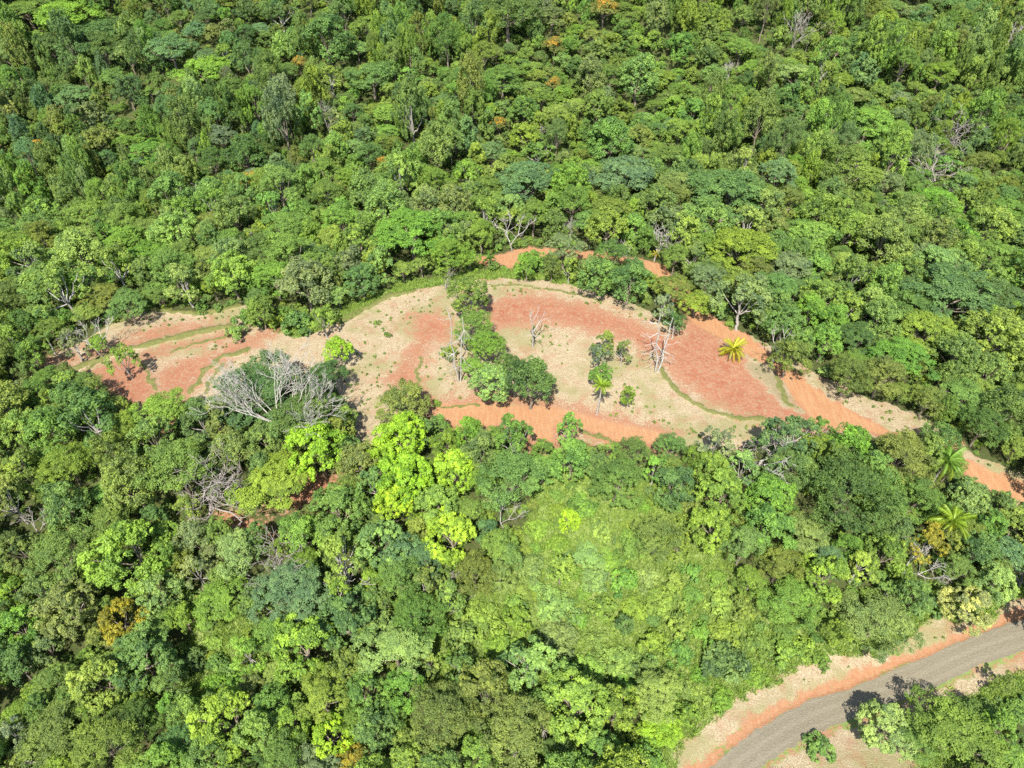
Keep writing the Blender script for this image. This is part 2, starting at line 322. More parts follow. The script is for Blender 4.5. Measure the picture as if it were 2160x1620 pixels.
def crown(seed, R=4.5, hv=3.4, hc=6.2, nL=22, nC=13, nF=38, leaf=.165, asp=.6, lob=(.26,.42), zmin=-.25, flat=1.0, up=.4, spread=.7, wob=.2, mt=None, name='crown'):
    r = np.random.default_rng(seed)
    D = dome(r, nL, zmin); D[0] = (.05,.02,.998); D[1] = unit(np.array([.35,.2,.9])); D[2] = unit(np.array([-.3,.25,.9])); D[3] = unit(np.array([.05,-.4,.9])); az = np.arctan2(D[:,1], D[:,0])
    ph = r.uniform(0, 6.28, 3); rad = 1+wob*(np.sin(2*az+ph[0])*.6+np.sin(3*az+ph[1])*.6+np.sin(5*az+ph[2])*.3)
    L = np.stack([D[:,0]*R*spread*rad, D[:,1]*R*spread*rad, hc+D[:,2]*hv*spread], -1)*1.0
    L[:, :2] += r.normal(size=(nL,2))*R*.05; L[:,2] += r.normal(size=nL)*hv*.09
    rl = R*r.uniform(lob[0], lob[1], nL)
    d = unit(r.normal(size=(nL,nC,3))+.75*D[:,None]+np.array([0,0,.55]))
    C = L[:,None]+d*rl[:,None,None]*r.uniform(.72,1.06,(nL,nC,1))*np.array([1,1,flat])
    rc = rl[:,None]*r.uniform(.30,.46,(nL,nC))
    dd = unit(r.normal(size=(nL,nC,nF,3))+.8*d[:,:,None]+np.array([0,0,.35]))
    Q = C[:,:,None]+dd*rc[:,:,None,None]*r.uniform(.45,1.05,(nL,nC,nF,1))*np.array([1,1,max(flat,.45)])
    N = unit(dd)+.45*r.normal(size=dd.shape)+np.array([0,0,up])
    va = .5+.20*r.normal(size=(nL,1,1))+.17*r.normal(size=(nL,nC,1))+.17*r.normal(size=(nL,nC,nF))
    out_ = np.where(r.random((nL,nC,nF,1)) < .09, r.uniform(1.1,1.7,(nL,nC,nF,1)), 1.0)
    Q = C[:,:,None]+(Q-C[:,:,None])*out_
    keep = ((r.random((nL,1,1)) > .06) | (np.arange(nL)[:,None,None] < 4)) & (r.random((nL,nC,1)) > .12) & (r.random((nL,nC,nF)) > .05)
    k = keep.ravel()
    return leaves(Q.reshape(-1,3)[k], N.reshape(-1,3)[k], leaf, asp, r, mt or LEAF, name, va.ravel()[k]), L
class Tubes:
    def __init__(s): s.V = []; s.F = []; s.n = 0
    def add(s, pts, rad, k=5):
        pts = np.asarray(pts, float); m = len(pts); tn = unit(np.gradient(pts, axis=0))
        ref = np.array([0,0,1.0]) if abs(tn[0,2]) < .8 else np.array([1.0,0,0])
        a = unit(np.cross(tn, ref)); b = np.cross(tn, a); an = np.arange(k)*2*math.pi/k
        rad = np.asarray(rad, float)
        V = pts[:,None]+rad[:,None,None]*(np.cos(an)[None,:,None]*a[:,None]+np.sin(an)[None,:,None]*b[:,None])
        i = np.arange(m-1)[:,None]*k+np.arange(k)[None]; j = np.arange(m-1)[:,None]*k+(np.arange(k)[None]+1)%k
        s.F.append((np.stack([i, j, j+k, i+k], -1)+s.n).reshape(-1,4)); s.V.append(V.reshape(-1,3)); s.n += m*k
    def mesh(s, name, mt): return new_mesh(name, np.concatenate(s.V), np.concatenate(s.F), [mt], True)
def curve(a, b, r, wig, n=5, bow=None):
    t = np.linspace(0,1,n)[:,None]; p = np.asarray(a)*(1-t)+np.asarray(b)*t
    w_ = r.normal(size=(n,3))*wig*np.linalg.norm(np.asarray(b)-a); w_[0] = 0; w_[-1] = 0
    if bow is not None: p = p+np.asarray(bow)*(t*(1-t)*4)
    return p+w_
def trunk_mesh(seed, L, hc, rad, mt, name='trunk'):
    r = np.random.default_rng(seed+500); T = Tubes()
    fork = np.array([r.normal()*.3, r.normal()*.3, hc*.55])
    T.add(curve((0,0,-1.2), fork, r, .02, 6), np.linspace(rad*1.35, rad*.8, 6), 7)
    for i in r.permutation(len(L))[:9]:
        e = L[i]; m = (fork*.45+e*.55)+np.array([0,0,-.2])
        T.add(np.vstack([curve(fork, m, r, .04, 4), curve(m, e, r, .05, 4)[1:]]), np.linspace(rad*.5, .05, 7), 5)
    return T.mesh(name, mt)
def grow(T, r, p, d, ln, rad, lvl, wide, up, minr, kids=(2,4)):
    n = 5; pts = [p]; dd = d
    for i in range(n-1):
        dd = unit(dd+r.normal(size=3)*.16+np.array([0,0,up*.10])); pts.append(pts[-1]+dd*ln/(n-1))
    T.add(pts, np.linspace(rad, max(rad*.62, minr*.7), n), 5 if lvl > 1 else 4)
    if lvl == 0: return
    for k in range(r.integers(kids[0], kids[1])):
        j = r.integers(1, n) if k else n-1
        nd_ = unit(dd+r.normal(size=3)*wide+np.array([0,0,up*.25]))
        grow(T, r, pts[j], nd_, ln*r.uniform(.58,.85), max(rad*r.uniform(.5,.7), minr), lvl-1, wide, up, minr, kids)
def bare_meshes(seed, H=9.0, wide=.75, up=.5, lvl=5, rad=.24, minr=.045, mt=None, kids=(2,4), stems=1, tr=.3):
    r = np.random.default_rng(seed); T = Tubes(); B = Tubes()
    for s in range(stems):
        d0 = unit(np.array([r.normal()*.15*stems, r.normal()*.15*stems, 1.0])); top = d0*H*tr
        T.add(curve((0,0,-.8), top, r, .02, 5), np.linspace(rad*1.3, rad*.8, 5), 7)
        for k in range(3):
            dk = unit(d0*.6+r.normal(size=3)*wide*np.array([1,1,.4])+np.array([0,0,.3]))
            grow(B, r, top*(1-.15*k), dk, H*.30, rad*.68, lvl-1, wide, up, minr, kids)
    return T.mesh('trunk', mt), B.mesh('branches', mt)
def pole_tree(seed, H, n, mt, snap=.5, thick=1):     # dead tree: one or two tall stems with short crooked side limbs
    r = np.random.default_rng(seed); T = Tubes(); B = T
    for s in range(n):
        off = np.array([(s-(n-1)/2)*.25, 0, 0]); e = off+np.array([(s-(n-1)/2)*H*.16+r.normal()*.1, r.normal()*.2, H*(1-.12*s)])
        c = curve(off+np.array([0,0,-.6]), e, r, .012, 8); T.add(c, np.linspace(.13,.05,8), 6)
        for k in range(11):
            j = r.integers(2, 7); a = r.uniform(0, 6.28); d = unit(np.array([math.cos(a), math.sin(a), r.uniform(-.5,.3)]))
            grow(B, r, c[j], d, H*r.uniform(.07,.15), .04, 2, .7, -.2, .024, (1,3))
    return T.mesh('trunk', mt), None
def frond_mesh(seed, Ln=3.0, droop=.55, name='frond'):
    r = np.random.default_rng(seed); n = 44; t = np.linspace(0,1,n)
    px = Ln*(t-.12*t*t); pz = Ln*(.34*t-droop*t*t); spine = np.stack([px, np.zeros(n), pz], -1)
    tn = unit(np.gradient(spine, axis=0)); side = np.array([0,1.0,0]); nn = np.cross(tn, side)
    V = []; Fq = []; va = []
    for i in range(2, n):
        L = .85*math.sin(math.pi*min(1,(.10+.86*t[i])))**.6+.08
        for s in (-1,1):
            d = unit(side*s+tn[i]*.75+r.normal(size=3)*.12-np.array([0,0,.38+.5*r.random()])); wd = tn[i]*.032
            b = spine[i]; k = len(V)
            V += [b-wd, b+wd, b+d*L*.55+wd*.9, b+d*L*r.uniform(.85,1.05)-np.array([0,0,.1])]
            Fq.append((k,k+1,k+2,k+3)); va.append(.5+.2*r.normal()-.1*(1-t[i]))
    k = len(V); wd = .045
    for i in range(n):
        V += [spine[i]-side*wd*(1.2-t[i]), spine[i]+side*wd*(1.2-t[i])]
    for i in range(n-1): Fq.append((k+2*i,k+2*i+1,k+2*i+3,k+2*i+2)); va.append(.75)
    return new_mesh(name, np.array(V), np.array(Fq), [FROND], False, {'vary': np.clip(va,0,1)})
def palm_trunk(H):
    T = Tubes(); r = np.random.default_rng(5); c = curve((0,0,-.6), (.35,.0,H), r, .0, 12, (.15,.1,0))
    T.add(c, np.linspace(.26,.13,12)+.02*(np.arange(12)%2), 9); return T.mesh('trunk', PALEB)
# prototypes -------------------------------------------------------------------------------------
PROTO = {}
def reg(kind, i, **kw):
    me, L = crown(**kw); hc = kw.get('hc', 6.2)
    PROTO.setdefault(kind, []).append(dict(crown=me, R=kw.get('R', 4.5), hc=hc, hm=hc+kw.get('hv',3.4)*(.28 if kind not in ('shrub','mound') else .4), top=hc+kw.get('hv',3.4), L=L))
for i in range(5): reg('round', i, seed=10+i, nL=24, nC=14, nF=36, hv=4.5, hc=6.4, zmin=-.5)
for i in range(4): reg('lumpy', i, seed=30+i, nL=30, nC=16, nF=34, hv=4.7, hc=6.6, zmin=-.5, lob=(.2,.34), leaf=.16, spread=.76, wob=.12)
for i in range(4): reg('open', i, seed=50+i, nL=15, nC=13, nF=34, hv=4.2, hc=6.6, zmin=-.45, lob=(.2,.36), leaf=.185, spread=.82, wob=.35)
for i in range(2): reg('tall', i, seed=70+i, R=3.6, nL=24, nC=13, nF=36, hv=5.0, hc=7.0, zmin=-.6)
for i in range(5): reg('feathery', i, seed=90+i, R=5.0, nL=30, nC=14, nF=44, hv=2.9, hc=6.0, lob=(.22,.40), flat=.42, leaf=.14, asp=.5, up=1.0, spread=.78, zmin=.05, wob=.28, mt=FINE)
for i in range(3): reg('fine', i, seed=110+i, nL=26, nC=16, nF=44, hv=4.1, hc=6.3, zmin=-.4, lob=(.22,.42), leaf=.13, asp=.45, wob=.22, mt=FINE, flat=.7)
for i in range(5): reg('shrub', i, seed=130+i, R=2.6, nL=14, nC=11, nF=26, hv=1.9, hc=1.0, zmin=-.05, leaf=.19, lob=(.28,.5), wob=.35, name='shrub')
for i in range(3): reg('mound', i, seed=150+i, R=3.2, nL=20, nC=12, nF=26, hv=1.5, hc=.5, zmin=0, leaf=.17, lob=(.25,.42), wob=.4, flat=.6, mt=FINE, name='shrub')
for k in ('round','lumpy','open','tall','feathery','fine'):
    for i, p in enumerate(PROTO[k]):
        p['trunk'] = trunk_mesh(i+hash(k) % 7 if False else i+len(k), p['L'], p['hc'], .26 if k != 'feathery' else .32, PALEB if k in ('open',) else BARK)
BARE = [bare_meshes(201, 9, .6, .6, 5, .16, .03, PALEB), bare_meshes(202, 9, .55, .7, 5, .14, .026, GREYB), bare_meshes(203, 9, .65, .5, 5, .13, .026, GREYB, (2,4), 2),
        bare_meshes(204, 9, .5, .8, 5, .13, .028, PALEB, (2,4), 2), bare_meshes(205, 9, .7, .4, 5, .15, .03, PALEB)]
POLE2 = pole_tree(221, 11, 2, PALEB); POLE1 = pole_tree(222, 11, 1, PALEB); SNAG = bare_meshes(224, 8.5, .6, .5, 3, .15, .04, PALEB, (2,4), 1, .5)
def fan_meshes():
    r = np.random.default_rng(231); T = Tubes(); B = Tubes()
    T.add(curve((0,0,-1), (0,0,5.0), r, .02, 5), np.linspace(.42,.25,5), 8)
    for k in range(13):
        a = math.radians(-25+k*18+r.normal()*6); e = r.uniform(.45,.9)
        d = unit(np.array([math.cos(a), math.sin(a)*.8, e])); p0 = np.array([0,0,4.2+.06*k])
        mid = p0+d*r.uniform(3.0,4.2); B.add(curve(p0, mid, r, .03, 5), np.linspace(.12,.08,5), 5)
        for q in range(2): grow(B, r, mid, unit(d+r.normal(size=3)*.3), r.uniform(2.6,3.6), .07, 4, .34, .3, .026, (2,4))
    return T.mesh('trunk', PALEB), B.mesh('branches', PALEB)
FAN = fan_meshes()
FR = [frond_mesh(301, 3.0, .38), frond_mesh(302, 3.0, .6), frond_mesh(303, 2.9, .85)]
PT = {h: palm_trunk(h) for h in (8.5, 2.6)}
# ------------------------------------------------------------------ colours
TINT = dict(li=(.285,.455,.036), yg=(.215,.318,.045), ol=(.17,.215,.05), md=(.135,.235,.05), br=(.16,.31,.045), dk=(.082,.155,.044), bg=(.115,.215,.085), pg=(.215,.325,.085), gg=(.17,.215,.11), go=(.26,.23,.03), py=(.42,.41,.14))
CW = dict(li='lime green', yg='yellow-green', ol='olive green', md='mid green', br='bright green', dk='dark green', bg='blue-green', pg='pale green', gg='grey-green', go='golden olive', py='pale yellow')
FW = dict(round='round-crowned tree', lumpy='lumpy-crowned tree', open='open-crowned tree', tall='tall-crowned tree', feathery='flat-topped feathery tree', fine='fine-leaved tree', shrub='leafy shrub', mound='low spreading shrub')
NM = dict(round='broadleaf_tree', lumpy='broadleaf_tree', open='broadleaf_tree', tall='broadleaf_tree', feathery='feathery_tree', fine='fine_leaved_tree', shrub='shrub', mound='shrub')
GRP = dict(broadleaf_tree='broadleaf trees of the forest', feathery_tree='feathery flat-topped trees of the forest', fine_leaved_tree='fine-leaved trees of the forest', shrub='shrubs among the trees', bare_tree='leafless trees in the forest', palm_tree='palms along the tracks', flowering_tree='orange flowering trees in the far forest')
MEANT = np.array([.185,.285,.06])
def tintv(c, mixm=0.0):
    b = np.array(TINT[c] if isinstance(c, str) else c)*(1-mixm)+MEANT*mixm; return np.clip(b*rng.uniform(.88,1.12)*np.array([rng.uniform(.9,1.12), 1, rng.uniform(.8,1.25)]), .004, .7)
THINGS = []   # dicts: root, u, v, pw, desc, label or None
def link(o): col.objects.link(o); return o
def empty(name, loc, rz, s):
    o = link(bpy.data.objects.new(name, None)); o.location = loc; o.rotation_euler = (0,0,rz); o.scale = s; o.empty_display_size = .5; return o
def child(name, me, root, tint=None):
    o = link(bpy.data.objects.new(name, me)); o.parent = root
    if tint is not None: o['tint'] = [float(x) for x in tint]
    return o
def record(root, name, cat, u, v, pw, desc, label, short, xyz, R):
    root['category'] = cat; root['group'] = GRP[name]
    THINGS.append(dict(o=root, u=u, v=v, pw=pw, desc=desc, label=label, short=short, xyz=xyz, R=R))
PLACED = []   # (x, y, R) crowns already standing
def plant(kind, x, y, R, c, var=None, zs=1.0, label=None, short=None, rz=None, mixm=0.0):
    p = PROTO[kind][(var if var is not None else int(rng.integers(99))) % len(PROTO[kind])]
    s = R/p['R']; sz = s**.72*zs if kind not in ('shrub','mound') else s**.9*zs; z = float(hz(x, y)); rz = rng.uniform(0, 6.28) if rz is None else rz
    tn = tintv(c, mixm); name = NM[kind]
    u, v, d = proj(x, y, z+p['hm']*sz)
    if name == 'shrub':
        o = link(bpy.data.objects.new(name, p['crown'])); o.location = (x,y,z-.15); o.rotation_euler = (0,0,rz); o.scale = (s,s,sz); o['tint'] = [float(q) for q in tn]
    else:
        o = empty(name, (x,y,z), rz, (s,s,sz)); child('trunk', p['trunk'], o); child('crown', p['crown'], o, tn)
    size = R*2*F/d; sw = 'large' if size > 105 else 'small' if size < 55 else 'medium-sized'
    cc = CW[c] if isinstance(c, str) else 'green'
    record(o, name, 'shrub' if name == 'shrub' else 'tree', float(u), float(v), float(size), f'{sw} {cc} {FW[kind]}', label, short, (x,y,z), R)
    return o
def at_px(u, v, w, kind, zs=1.0):
    p = PROTO[kind][0]; R = w/2*165/F
    for _ in range(6):
        s = R/p['R']; sz = (s**.72 if kind not in ('shrub','mound') else s**.9)*zs
        q, d = unproj(u, v, p['hm']*sz); R = max(.5, w/2*d/F)
    return q[0], q[1], R
